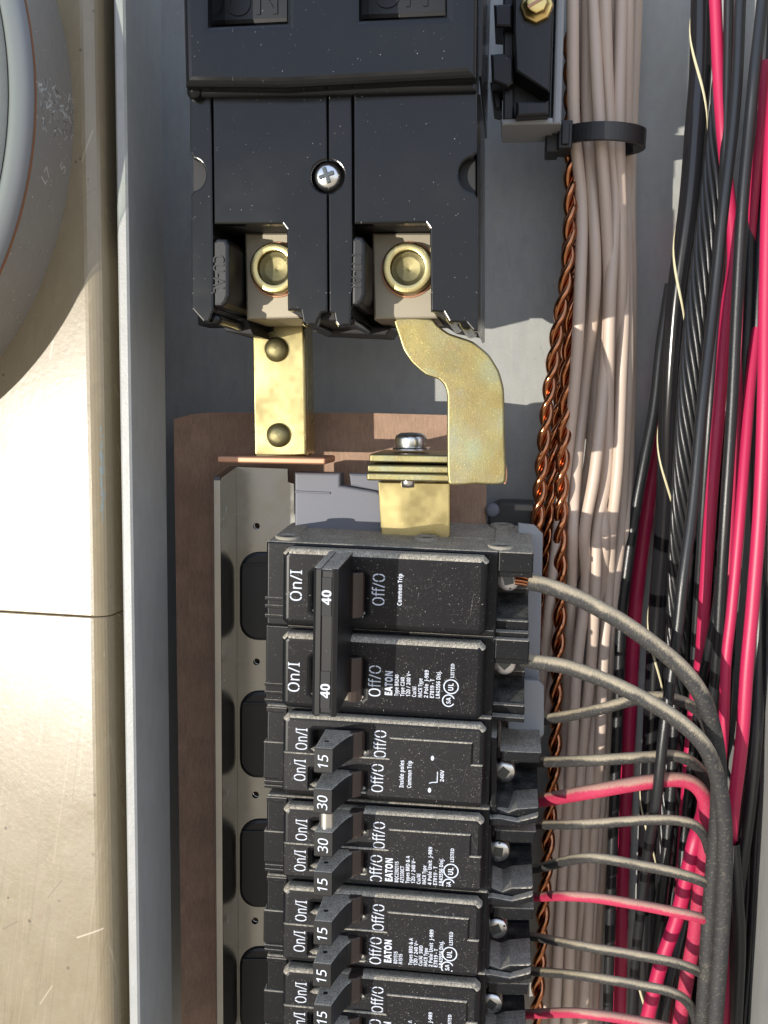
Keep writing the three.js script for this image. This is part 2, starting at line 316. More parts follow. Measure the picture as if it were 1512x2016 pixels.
{
  const circ = (a, b, c) => {
    const d = 2 * (a.x * (b.y - c.y) + b.x * (c.y - a.y) + c.x * (a.y - b.y)), A = a.x * a.x + a.y * a.y, B = b.x * b.x + b.y * b.y, C = c.x * c.x + c.y * c.y;
    const x = (A * (b.y - c.y) + B * (c.y - a.y) + C * (a.y - b.y)) / d, y = (A * (c.x - b.x) + B * (a.x - c.x) + C * (b.x - a.x)) / d;
    return [x, y, Math.hypot(a.x - x, a.y - y)];
  };
  const [cx, cy, R0] = circ(P(108, 0, 100), P(141, 290, 100), P(0, 690, 100)), R = R0 * 1000;
  const at = new THREE.Vector3(cx, cy, 0);
  const t = thing('electric_meter', 'round electric meter with grey metal retaining ring and rust line beside the cream cover', 'electric meter', new THREE.Vector3(cx, cy, 0.1));
  const c = document.createElement('canvas'); c.width = 2048; c.height = 256; const g = c.getContext('2d');
  g.fillStyle = '#86827b'; g.fillRect(0, 0, 2048, 256);
  for (let k = 0; k < 5000; k++) { g.fillStyle = `rgba(${rnd() < 0.5 ? '168,164,156' : '96,92,88'},${rr(0.03, 0.12)})`; g.beginPath(); g.ellipse(rnd() * 2048, rnd() * 256, rr(1, 14), rr(0.6, 4), 0, 0, 7); g.fill(); }
  for (let k = 0; k < 260; k++) { g.fillStyle = `rgba(226,220,206,${rr(0.2, 0.9)})`; g.beginPath(); g.arc(rnd() * 2048, rnd() * 256, rr(0.6, 2.2), 0, 7); g.fill(); }
  for (let k = 0; k < 150; k++) { g.strokeStyle = `rgba(${rnd() < 0.6 ? '214,220,222' : '70,68,66'},${rr(0.15, 0.6)})`; g.lineWidth = rr(1, 6); const x = 1000 + rr(-50, 60), y = rr(20, 240); g.beginPath(); g.moveTo(x, y); g.lineTo(x + rr(-24, 24), y + rr(-26, 26)); g.stroke(); }
  g.fillStyle = 'rgba(220,214,196,0.6)'; g.font = '42px sans-serif';
  for (const [s, x, y] of [['5', 850, 178], ['L7', 800, 92]]) { g.save(); g.translate(x, y); g.rotate(0.5); g.fillText(s, 0, 0); g.restore(); }
  const map = canvasTex(c);
  const wall = new THREE.CylinderGeometry(R * MM, R * MM, 0.0285, 200, 1, true, Math.PI / 2 - 1.0, 2.0);
  wall.rotateX(Math.PI / 2); wall.translate(cx, cy, 0.1087);
  part(t, 'ring_wall', wall, std({ map, roughness: 0.5, metalness: 0.1, side: THREE.DoubleSide }));
  part(t, 'ring_front', turned([[R + 0.15, 122.6], [R - 0.2, 124.4], [R - 1.6, 125.8], [R - 4.2, 126.3], [R - 5.2, 125.6]], at, 'z', 200), std({ color: lin(0.19, 0.195, 0.20), metalness: 0.1, roughness: 0.5, side: THREE.DoubleSide }));
  part(t, 'rust_line', turned([[R + 0.05, 121.2], [R + 0.3, 121.8], [R + 0.22, 122.7]], at, 'z', 200), std({ color: lin(0.30, 0.13, 0.06), roughness: 0.9, side: THREE.DoubleSide, bumpMap: sized(T.grain, 6), bumpScale: 0.0002 }));
  part(t, 'gasket', turned([[R - 5.2, 126], [R - 6.2, 127.2], [R - 8.6, 127.2], [R - 9.4, 125.4]], at, 'z', 200), std({ color: lin(0.20, 0.205, 0.21), roughness: 0.55, side: THREE.DoubleSide, bumpMap: sized(T.grain, 9), bumpScale: 0.0002 }));
  part(t, 'glass_cover', turned([[R - 9.4, 125], [R - 10, 131], [R - 11, 150], [R - 16, 158], [1, 162]], at, 'z', 160), phy({ color: lin(0.9, 0.95, 0.9), transmission: 1, roughness: 0.04, thickness: 0, ior: 1.5, side: THREE.DoubleSide }));
  part(t, 'meter_face', turned([[R - 13, 112], [R - 13, 122], [R - 15, 123], [1, 123]], at, 'z', 120), std({ color: lin(0.09, 0.10, 0.085), roughness: 0.6, side: THREE.DoubleSide }));
}
// ---------------------------------------------------------------- brown insulating board and the bus rail
{
  const t = thing('insulating_board', 'brown pressboard insulating sheet folded round the bus rail', 'insulating board', P(650, 1200, 26));
  part(t, 'sheet', slab([[413, 812], [729, 813], [884, 817], [957, 825], [958, 1250], [940, 2150], [425, 2150]], 30, 1.5, 0.15), M.card);
  part(t, 'folded_flap', prism([[342, 825, 38], [376, 816, 33], [413, 812, 30.2], [426, 2150, 30.2], [388, 2150, 33], [360, 2150, 38]], 1.5), M.card, 'left flap of the board folded forward');
}
{
  const t = thing('bus_rail', 'long bright metal bus rail with round holes left of the breakers', 'bus rail', P(500, 1500, 44));
  const knock = [[1083, 1266], [1357, 1537], [1610, 1792], [1862, 2044]];
  const holes = knock.map(([y0, y1]) => [...arc(506, y0 + 40, 36, 180, 270, 7), ...arc(560, y0 + 40, 36, 270, 360, 7), ...arc(560, y1 - 40, 36, 0, 90, 7), ...arc(506, y1 - 40, 36, 90, 180, 7)]);
  const dots = [[505, 1036], [505, 1303], [503, 1565], [502, 1813]].map(([x, y]) => arc(x, y, 9, 0, 350, 16));
  part(t, 'rail_plate', slab([[463, 918], [566, 922], [567, 948], [579, 952], [580, 1012], [700, 1014], [700, 2160], [468, 2160]], 44, 2, 0.2, [...holes, ...dots]), M.tin);
  // the side of the rail that stands forward, with slots punched through it
  const a = P(462.5, 918, 44), b = P(468, 2160, 44);
  const s = new THREE.Shape([[43.9, a.y / MM], [62, a.y / MM - 2.4], [63, a.y / MM - 3.4], [63, b.y / MM], [43.9, b.y / MM]].map(([z, y]) => new THREE.Vector2(z * MM, y * MM)));
  for (const y of [1008, 1286, 1560, 1810]) { const q = P(440, y, 54); s.holes.push(new THREE.Path().absellipse(54 * MM, q.y, 2.6 * MM, 3.0 * MM, 0, 7, false)); }
  const g = new THREE.ExtrudeGeometry(s, { depth: 0.0018, bevelEnabled: true, bevelSize: 0.0003, bevelThickness: 0.0003, bevelOffset: -0.0003, bevelSegments: 2, curveSegments: 18 });
  g.rotateY(-Math.PI / 2); g.translate(a.x + 0.0002, 0, 0);
  part(t, 'rail_flange', metricUV(g), M.tin, 'narrow side flange with oval slots');
  knock.forEach(([y0, y1]) => {
    const k = thing('stab_insulator', `black stab insulator in the bus rail opening, ${['left of the upper 40 pole', 'left of the first 15 switch', 'left of the second 30 switch', 'lowest of its row'][knock.findIndex((q) => q[0] === y0)]}`, 'insulator', P(520, (y0 + y1) / 2, 40), 'stab insulators along the bus rail');
    part(k, 'insulator_body', slab([...arc(508, y0 + 42, 38, 180, 270, 7), ...arc(640, y0 + 42, 38, 270, 360, 7), ...arc(640, y1 - 42, 38, 0, 90, 7), ...arc(508, y1 - 42, 38, 90, 180, 7)], 45.2, 9, 1.2), M.darkKnock);
    part(k, 'rib', slab([[478, y0 + 26], [600, y0 + 26], [600, y0 + 30], [476, y0 + 31]], 45.8, 1.2, 0.2), M.darkKnock);
  });
}
// ---------------------------------------------------------------- main breaker
{
  const t = thing('main_breaker', 'large black two pole main breaker at the top marked ON and CU-AL', 'main breaker', P(650, 400, 45));
  const B = M.black;
  // upper block with the two switch recesses
  part(t, 'switch_cover', dusted(slab([[352, -260], [362, 168], [560, 170], [936, 150], [941, -260]], 113, 30, 2.2, [[[395, -140], [396, 66], [578, 58], [578, -140]], [[693, -140], [694, 54], [892, 45], [892, -140]]], 4), 0.75), [B, B]);
  part(t, 'cover_side', prism([[944, -260, 110], [943, 150, 106], [948, 150, 106], [958, -260, 110]], 60), B);
  for (const [x0, x1, yb, w] of [[395, 578, 66, 'left'], [693, 892, 54, 'right']]) {
    const s = part(t, 'switch_handle', slab([[x0 + 8, -150], [x0 + 8, yb - 18], [x0 + 16, yb - 14], [x1 - 6, yb - 22], [x1 - 2, yb - 28], [x1 - 2, -150]], 99, 14, 1.5), M.blackPlain, `black ${w} switch handle marked ON`);
    const q = P((x0 + x1) / 2 + (w === 'left' ? 10 : -2), w === 'left' ? 2 : -14, 99);
    part(s, 'raised_lettering', lettering('ON', 7.2, 0.5, q.x / MM, q.y / MM, 98.9, 0, { font: regular, wide: 1.05 }), M.blackPlain);
  }
  part(t, 'ledge', dusted(slab([[372, 172], [372, 189], [417, 190], [645, 186], [938, 178], [938, 158], [700, 160]], 107.5, 10, 1.4, [], 4), 0.75), [B, B]);
  part(t, 'corner_boss', turned([[0, 108.8], [1.6, 108.4], [2.1, 107], [2.1, 100]], P(381, 178, 108).setZ(0), 'z', 24), B);
  // face plates of the lower body
  const gl = (l, n) => part(t, 'face_plate', slab(l, 105, 4, 0.55, [], 3), B, n);
  gl([[373, 192], [415.5, 192], [419, 470], [420, 612], [412, 634], [400, 634], [377, 608], [376, 384], ...arc(378, 344, 27, 85, -85, 12, 32), [374, 300]]);
  gl([[418.5, 191], [643.5, 189], [644, 315], ...arc(645, 348, 33, -92, -268, 18), [645, 614], [634, 616], [627, 628], [623, 640], [606, 640], [596, 634], [592, 612], [566, 611], [564, 452], [556, 441], [421, 441]]);
  gl([[645.8, 189], [692.5, 187], [693.5, 470], [690, 640], [666, 643], [660, 634], [657, 618], [647.5, 614], [646, 382], ...arc(645, 348, 33, 88, -88, 18)]);
  gl([[696, 187], [939, 181], [939, 300], ...arc(938, 344, 36, -100, -262, 14), [941, 390], [941, 652], [932, 652], [918, 636], [884, 634], [873, 615], [848, 613], [846, 450], [838, 439], [697, 441]]);
  // the body behind the plates
  const body = [slab([[379, 192], [936, 184], [938, 440], [380, 444]], 101, 52, 0.3)];
  body.push(slab([[380, 440], [418, 440], [420, 606], [384, 606]], 101, 52, 0.4), slab([[570, 440], [690, 440], [688, 632], [600, 630], [570, 612]], 101, 52, 0.4), slab([[851, 438], [938, 438], [938, 640], [880, 630], [851, 612]], 101, 52, 0.4));
  body.push(slab([[380, 440], [938, 437], [930, 640], [390, 640]], 62, 13, 0.4));
  body.push(slab([[430, 628], [488, 628], [500, 660], [444, 652]], 80, 30, 0.5), slab([[610, 640], [770, 645], [760, 660], [622, 654]], 70, 22, 0.5));
  part(t, 'body', body, M.blackDeep);
  part(t, 'side_plate', prism([[939, 186, 103], [946, 186, 96], [946, 652, 96], [940, 654, 103]], 46), B);
  // round feet of the moulding under the plates
  for (const [x, y, r] of [[425, 628, 12], [918, 634, 15], [602, 634, 9], [690, 632, 9], [888, 626, 11]]) part(t, 'foot', turned([[0, 104.5], [r * 0.085, 104.1], [r * 0.13, 102.8], [r * 0.13, 70]], P(x, y, 104).setZ(0), 'z', 20), B);
  // blocks with the metals they take cast into them
  for (const [x0, x1, y0, y1, z] of [[419, 451, 468, 604, 104.3], [691, 719, 464, 602, 104.3]]) {
    const b = part(t, 'marked_block', slab([[x0, y0 + 8], [x0 + 8, y0], [x1 - 6, y0 + 2], [x1, y0 + 14], [x1, y1 - 22], [x1 - 5, y1 - 8], [x1 - 14, y1], [x0, y1]], z, 28, 1.0, [], 3), M.blackPlain);
    const q = P((x0 + x1) / 2 - 4, (y0 + y1) / 2 + 4, z);
    part(b, 'cast_lettering', lettering('CU-AL', 2.9, 0.5, q.x / MM, q.y / MM, z - 0.1, -1, { font: regular, wide: 0.92 }), M.blackPlain);
  }
  // clamp lugs with their socket screws
  for (const [x0, x1, sx, w] of [[481, 590, 546, 'left'], [732, 862, 805, 'right']]) {
    const l = part(t, 'lug', slab([[x0, 458], [x1, 458], [x1, 627], [x0 + 4, 629]], 89, 26, 0.6), M.lug, `dull gold ${w} lug with a socket screw`);
    const at = P(sx, 531, 89).setZ(0), r = 49 * pxmm(90);
    part(l, 'lug_screw', turned([[r, 88.5], [r, 92.6], [r - 0.4, 93.1], [r * 0.70, 93.1], [r * 0.67, 92.7], [r * 0.66, 89.05]], at, 'z', 40), M.zincShiny);
    part(l, 'screw_socket', turned([[r * 0.66, 90.9], [r * 0.5, 90.3], [r * 0.44, 89.9], [r * 0.12, 89.6], [0, 89.2]], at, 'z', 30), M.zinc);
    part(l, 'lug_rim', turned([[r + 0.8, 89.1], [r + 0.7, 89.5], [r + 0.15, 89.5], [r + 0.1, 88.6]], at, 'z', 40), M.copperEdge);
  }
  const at = P(646, 349, 102).setZ(0);
  const sc = part(t, 'face_screw', turned([[4.1, 100], [4.1, 101.6], [3.6, 103.1], [2.4, 104.1], [0, 104.5]], at, 'z', 36), M.steel);
  const cross = [box(-2.1, 2.1, -0.55, 0.55, 0, 1.0, 0.2), box(-0.55, 0.55, -2.1, 2.1, 0, 1.01, 0.2)].map((g) => { g.rotateZ(0.35); g.translate(at.x, at.y, 0.10372); return g; });
  part(sc, 'cross_recess', cross, M.socket);
}
// ---------------------------------------------------------------- bus bars under the main breaker
{
  const t = thing('bus_strap', 'straight gold plated strap with two rivets under the left lug', 'bus strap', P(550, 900, 60));
  part(t, 'bar', slab([[497, 662], [520, 655], [535, 648], [535, 624], [596, 624], [599, 660], [603, 897], [501, 903]], 59, 4, 0.7, [], 3), M.zincShiny);
  part(t, 'bar_back', prism([[598, 640, 57], [603, 640, 55], [608, 893, 55], [603, 897, 57]], 10), M.zincShiny);
  for (const [x, y] of [[543, 688], [547, 857]]) part(t, 'rivet', turned([[3.9, 58.6], [3.8, 59.8], [3.1, 60.9], [1.7, 61.6], [0, 61.8]], P(x, y, 60).setZ(0), 'z', 30), M.zinc);
  const l = P(426, 900, 64), r = P(641, 900, 64), y = P(530, 906, 64).y / MM;
  part(t, 'foot_plate', box(l.x / MM, r.x / MM, y - 1.1, y + 1.1, 46, 64, 0.7), M.copperEdge, 'copper coloured plate across the foot of the strap');
}
{
  const t = thing('curved_bus_strap', 'S curved gold plated strap under the right lug', 'bus strap', P(930, 800, 60));
  const o = [[776, 624], [848, 627], [862, 640], [884, 656], [930, 672], [962, 698], [982, 730], [992, 768], [994, 860], [994, 950], [936, 953], [884, 953], [880, 880], [880, 780], [874, 758], [862, 746], [838, 738], [812, 716], [794, 690], [784, 660]];
  const curve = new THREE.CatmullRomCurve3(o.map(([x, y]) => new THREE.Vector3(x, y, 0)), true, 'catmullrom', 0.25), line = curve.getPoints(110).slice(0, -1).map((q) => [q.x, q.y]);
  const fr = slab(line, 88, 4, 0.6, [], 3);
  part(t, 'strap', fr, M.zinc);
  part(t, 'strap_foot', prism([[884, 915, 87.2], [992, 912, 87.2], [990, 951, 86], [884, 953, 86]], 14), M.zinc);
  part(t, 'bare_copper_edge', slab(arc(994, 934, 5, 0, 350, 20, 20), 87.4, 4, 0.4), M.copperEdge);
}
{
  const t = thing('bolted_bus_tab', 'stack of gold plated tabs bolted at the foot of the curved strap', 'bus tab', P(805, 930, 62));
  const l = P(727, 905, 80).x / MM, r = P(890, 905, 80).x / MM, a = P(800, 903, 80).y / MM, b = P(800, 931, 80).y / MM;
  part(t, 'upper_tab', box(l, r, a - 1.2, a + 1.2, 48, 80, 0.6), M.zinc);
  part(t, 'lower_tab', box(l - 0.7, r, b - 2.4, b - 0.1, 48, 80.6, 0.6), M.zinc);
  part(t, 'middle_tab', box(l - 0.5, r, b, b + 2.3, 48, 80.8, 0.6), M.zinc);
  part(t, 'upright', slab([[744, 948], [886, 950], [886, 1060], [750, 1060]], 58, 3, 0.5), M.zincShiny);
  const q = P(809, 886, 65);
  const s = part(t, 'bolt_head', turned([[0, 5.4], [3.2, 5.2], [4.6, 4.4], [4.9, 3.4], [4.9, 1.2], [4.4, 0.6]], q, 'y', 36), M.steel);
  part(s, 'washer', turned([[5.6, 0.1], [5.6, 0.8], [3, 0.8]], q, 'y', 36), M.steel);
  part(t, 'bolt_end', turned([[0, -1.6], [1.9, -1.4], [2.1, 0], [2.1, 3]], P(803, 950, 72), 'y', 24), M.steel);
}
{
  const t = thing('bus_support', 'grey moulded plastic base with a curved cut behind the top breaker', 'plastic base', P(660, 980, 45));
  part(t, 'left_block', slab([[580, 930], [670, 932], [670, 956], [742, 968], [768, 984], [776, 1006], [780, 1060], [580, 1060]], 52, 8, 0.8, [], 3), M.greyPlastic);
  part(t, 'right_block', slab([[687, 932], [752, 934], [752, 972], [690, 957]], 50, 6, 0.8), M.greyPlastic);
  part(t, 'rib', slab([[580, 966], [650, 969], [650, 973], [580, 970]], 52.5, 1, 0.2), M.greyPlastic);
}
{
  const t = thing('rear_moulding', 'dark grey moulding behind the right end of the top breaker', 'plastic moulding', P(1010, 1010, 20));
  part(t, 'moulding_body', slab([[962, 1000], [985, 990], [1052, 992], [1056, 1070], [960, 1070]], 30, 16, 0.6), M.blackPlain);
  part(t, 'moulding_stud', turned([[2.4, 30], [2.4, 31.5], [1.6, 32], [0, 32]], P(970, 1004, 30).setZ(0), 'z', 20), M.greyPlastic);
}
// ---------------------------------------------------------------- terminal block at the top, right of the main breaker
{
  const t = thing('terminal_block', 'black terminal block with a slotted brass screw right of the main breaker', 'terminal block', P(1040, 100, 40));
  part(t, 'mounting_bracket', [slab([[1100, -200], [1117, -200], [1105, 244], [1088, 244]], 50, 34, 0.8), slab([[985, 234], [1088, 231], [1089, 244], [988, 246]], 52, 22, 0.6)], M.greyMetal);
  part(t, 'block_body', [slab([[1014, -200], [1096, -200], [1082, 183], [1014, 140], [1010, 60]], 60, 12, 0.8), slab([[1010, -200], [1096, -200], [1082, 232], [990, 234], [1000, 60]], 48, 20, 0.8), slab([[1016, 199], [1080, 197], [1080, 226], [1016, 230]], 57, 10, 0.8)], M.blackPlain);
  part(t, 'side_comb', [slab([[972, 8], [1010, 6], [1010, 54], [974, 52]], 56, 16, 0.8), slab([[966, 106], [990, 104], [1012, 112], [1012, 164], [1000, 172], [968, 160]], 56, 16, 0.8), slab([[990, -200], [1013, -200], [1012, 236], [990, 236]], 52, 16, 0.6), slab([[964, 160], [988, 162], [988, 218], [972, 214]], 46, 12, 0.8)], M.blackPlain);
  const q = P(1056, 14, 60).setZ(0);
  const s = part(t, 'brass_screw', turned([[4.9, 60], [4.9, 61.2], [4.4, 61.8], [3.3, 61.8], [3.1, 63.4], [2.7, 64], [0, 64]], q, 'z', 8), std({ color: lin(0.72, 0.55, 0.22), metalness: 1, roughness: 0.34 }));
  const slot = box(-2.9, 2.9, -0.45, 0.45, 0, 0.7, 0.1); slot.rotateZ(0.5); slot.translate(q.x, q.y, 0.0635); part(s, 'screw_slot', slot, M.copperEdge);
}
// ---------------------------------------------------------------- branch breakers
// lettering printed on the face of one pole; millimetres from the upper left corner of the face, reading upwards
function printed(w, h, draw) {
  const S = 20, c = document.createElement('canvas'); c.width = Math.round(w * S); c.height = Math.round(h * S);
  const g = c.getContext('2d'); g.fillStyle = '#131317'; g.fillRect(0, 0, c.width, c.height);
  for (let k = 0; k < 9500; k++) { const x = rnd() * c.width, y = rnd() * c.height; if (rnd() > 0.15 + 1.1 * vnoise(x / 90 + w, y / 90 + h * 3, 9999)) continue; const r = 0.5 + Math.pow(rnd(), 4) * 3.2; g.fillStyle = `rgba(190,186,172,${0.08 + 0.6 * Math.pow(rnd(), 2.5)})`; g.beginPath(); g.ellipse(x, y, r, r * rr(0.5, 1), rnd() * 3, 0, 7); g.fill(); }
  for (let k = 0; k < 26; k++) { const x = rnd() * c.width, y = rnd() * c.height, a = rnd() * 6, l = rr(10, 60); g.strokeStyle = `rgba(178,178,176,${rr(0.1, 0.5)})`; g.lineWidth = rr(0.6, 2); g.beginPath(); g.moveTo(x, y); g.quadraticCurveTo(x + l * Math.cos(a) * 0.5 + rr(-8, 8), y + l * Math.sin(a) * 0.5, x + l * Math.cos(a), y + l * Math.sin(a)); g.stroke(); }
  g.fillStyle = g.strokeStyle = '#ccd2dd';
  const put = (x, y, f) => { g.save(); g.scale(S, S); g.translate(x, y); g.rotate(-Math.PI / 2); f(g); g.restore(); };
  const fit = (s, x, y, cap, len, o = {}) => put(x, y, () => {
    g.font = `${o.thin ? '' : 'bold '}${cap / 0.714 * 10}px sans-serif`; const m = g.measureText(s).width / 10, k = len ? len / m : 1;
    g.scale(k, 1); g.scale(0.1, 0.1); g.textAlign = o.left ? 'left' : 'center'; g.textBaseline = 'middle';
    g.fillStyle = o.fill || '#ccd2dd'; g.fillText(s, 0, 0);
  });
  const bar = (x, y, a, b) => { g.fillStyle = '#131317'; g.fillRect((x - a / 2) * S, (y - b / 2) * S, a * S, b * S); g.fillStyle = '#ccd2dd'; };
  const onOff = (s, x, y, len, cap = 3.5) => {                        // stencil letters, the round ones cut through
    fit(s, x, y, cap, len, { thin: true }); g.fillStyle = '#ccd2dd';
    const u = len / (s.length === 4 ? 4.1 : 5.1), first = y + len / 2 - u * 0.72, last = y - len / 2 + u * 0.72;
    bar(x, first, cap * 1.5, 0.22); if (s.length === 5) { bar(x, last, cap * 1.5, 0.24); bar(x, last, 0.3, u * 2); }
  };
  const marks = (x, y) => {                                           // the two round approval marks
    g.save(); g.scale(S, S); g.lineWidth = 0.36; g.strokeStyle = '#c8d0de';
    g.beginPath(); g.arc(x, y, 2.1, 0, 7); g.stroke(); g.beginPath(); g.arc(x - 0.6, y + 4.3, 1.75, 0.5, 5.9); g.stroke(); g.restore();
    fit('UL', x - 0.1, y + 0.1, 1.5, 2.5); fit('SA', x - 0.6, y + 4.3, 1.3, 2.0); fit('LISTED', x + 0.3, y - 4.9, 1.0, 4.4);
  };
  const maker = (x, y, len) => { for (const k of [-0.12, 0, 0.12]) fit('EATON', x + k, y, 2.1, len); };
  const lines = (list, x, y, step, cap = 1.12) => list.forEach((s, k) => s && fit(s, x + k * step, y, cap, s.length * 0.66, { left: true }));
  draw({ fit, onOff, marks, maker, lines, g, S });
  // the print is worn and dusted over in places
  for (let k = 0; k < 2600; k++) { const x = rnd() * c.width, y = rnd() * c.height; if (rnd() > 1.3 * vnoise(x / 110 + 40, y / 110 + w, 9999) - 0.15) continue; g.fillStyle = `rgba(${rnd() < 0.7 ? '24,24,28' : '120,116,104'},${rr(0.3, 0.9)})`; g.beginPath(); g.arc(x, y, rr(0.6, 2.4), 0, 7); g.fill(); }
  for (let k = 0; k < 40; k++) { const x = rnd() * c.width, y = rnd() * c.height, a = rnd() * 6, l = rr(20, 130); g.strokeStyle = `rgba(${rnd() < 0.5 ? '24,24,28' : '120,120,118'},${rr(0.2, 0.6)})`; g.lineWidth = rr(0.6, 2.4); g.beginPath(); g.moveTo(x, y); g.lineTo(x + Math.cos(a) * l, y + Math.sin(a) * l); g.stroke(); }
  // dust rubbed into the right end of the face
  for (let k = 0; k < 900; k++) { const x = c.width * (1 - Math.pow(rnd(), 1.6) * 0.09), y = rnd() * c.height; g.fillStyle = `rgba(176,168,146,${rr(0.1, 0.6)})`; g.fillRect(x, y, rr(0.8, 3), rr(0.8, 3)); }
  return canvasTex(c);
}
const V2 = (l) => l.map(([x, y]) => new THREE.Vector2(x * MM, y * MM));
const rect = (x0, x1, y0, y1, r = 0.8) => [[x0 + r, y0], [x1 - r, y0], [x1, y0 + r], [x1, y1 - r], [x1 - r, y1], [x0 + r, y1], [x0, y1 - r], [x0, y0 + r]];
// a face plate of a breaker: front in print, upper edges in dust, the rest in speckled plastic
function plate(outline, holes, zf, depth, bevel, frame, place, seg = 3) {
  const g0 = extr(V2(outline), holes.map(V2), zf, depth, bevel, seg), g = soup(g0), p = g.attributes.position, u = g.attributes.uv, lots = [[], [], []];
  const nm = new THREE.Vector3(), a = new THREE.Vector3(), b = new THREE.Vector3(), c = new THREE.Vector3();
  for (let t = 0; t < p.count; t += 3) {
    a.fromBufferAttribute(p, t); b.fromBufferAttribute(p, t + 1).sub(a); c.fromBufferAttribute(p, t + 2).sub(a); nm.crossVectors(b, c).normalize();
    const front = nm.z > 0.99 && a.z > (zf - 0.05) * MM;
    if (front) for (let k = t; k < t + 3; k++) u.setXY(k, (p.getX(k) / MM - frame[0]) / (frame[1] - frame[0]), (p.getY(k) / MM - frame[2]) / (frame[3] - frame[2]));
    lots[front ? 0 : nm.y > 0.35 ? 2 : 1].push(t);
  }
  const o = new THREE.BufferGeometry();
  for (const k of ['position', 'normal', 'uv']) {
    const at = g.attributes[k], s = at.itemSize * 3, n = new Float32Array(at.array.length); let i = 0;
    for (const l of lots) for (const t of l) { n.set(at.array.subarray(t / 3 * s, t / 3 * s + s), i); i += s; }
    o.setAttribute(k, new THREE.BufferAttribute(n, at.itemSize));
  }
  let st = 0; lots.forEach((l, k) => { o.addGroup(st, l.length * 3, k); st += l.length * 3; });
  return o.applyMatrix4(place);
}
// a handle: its outline across the breaker (mm along, mm out of the face), drawn out to its height
function along(profile, y0, y1, bevel = 0.35) {
  const s = new THREE.Shape(profile.map(([x, z]) => new THREE.Vector2(x * MM, -z * MM))), b = bevel * MM;
  const g = new THREE.ExtrudeGeometry(s, { depth: (y1 - y0) * MM - 2 * b, bevelEnabled: true, bevelSize: b, bevelThickness: b, bevelOffset: -b, bevelSegments: 2 });
  g.rotateX(-Math.PI / 2); g.translate(0, y0 * MM + b, 0); return metricUV(g);
}
const HANDLE = [[19.2, 2], [19.2, 21.6], [24.4, 21.6], [25.6, 16], [26.6, 12.2], [27.4, 10], [28.2, 8.6], [28.2, 2]];
const SWITCH = [[22.2, 2], [29.9, 2], [29.9, 7.2], [30.8, 7.7], [32.2, 7.2], [33.4, 6.0], [34.2, 4.2], [34.2, -2], [22.2, -2]];
const X0 = -72, Z0 = 78;
const place = (y, rz = 0, rx = 0) => new THREE.Matrix4().makeTranslation(X0 * MM, y * MM, Z0 * MM).multiply(new THREE.Matrix4().makeRotationFromEuler(new THREE.Euler(rx, 0, rz)));
const inPlace = (g, m) => (Array.isArray(g) ? merge(g) : g).applyMatrix4(m);
const local = (m, x, y, z) => new THREE.Vector3(x * MM, y * MM, z * MM).applyMatrix4(m);

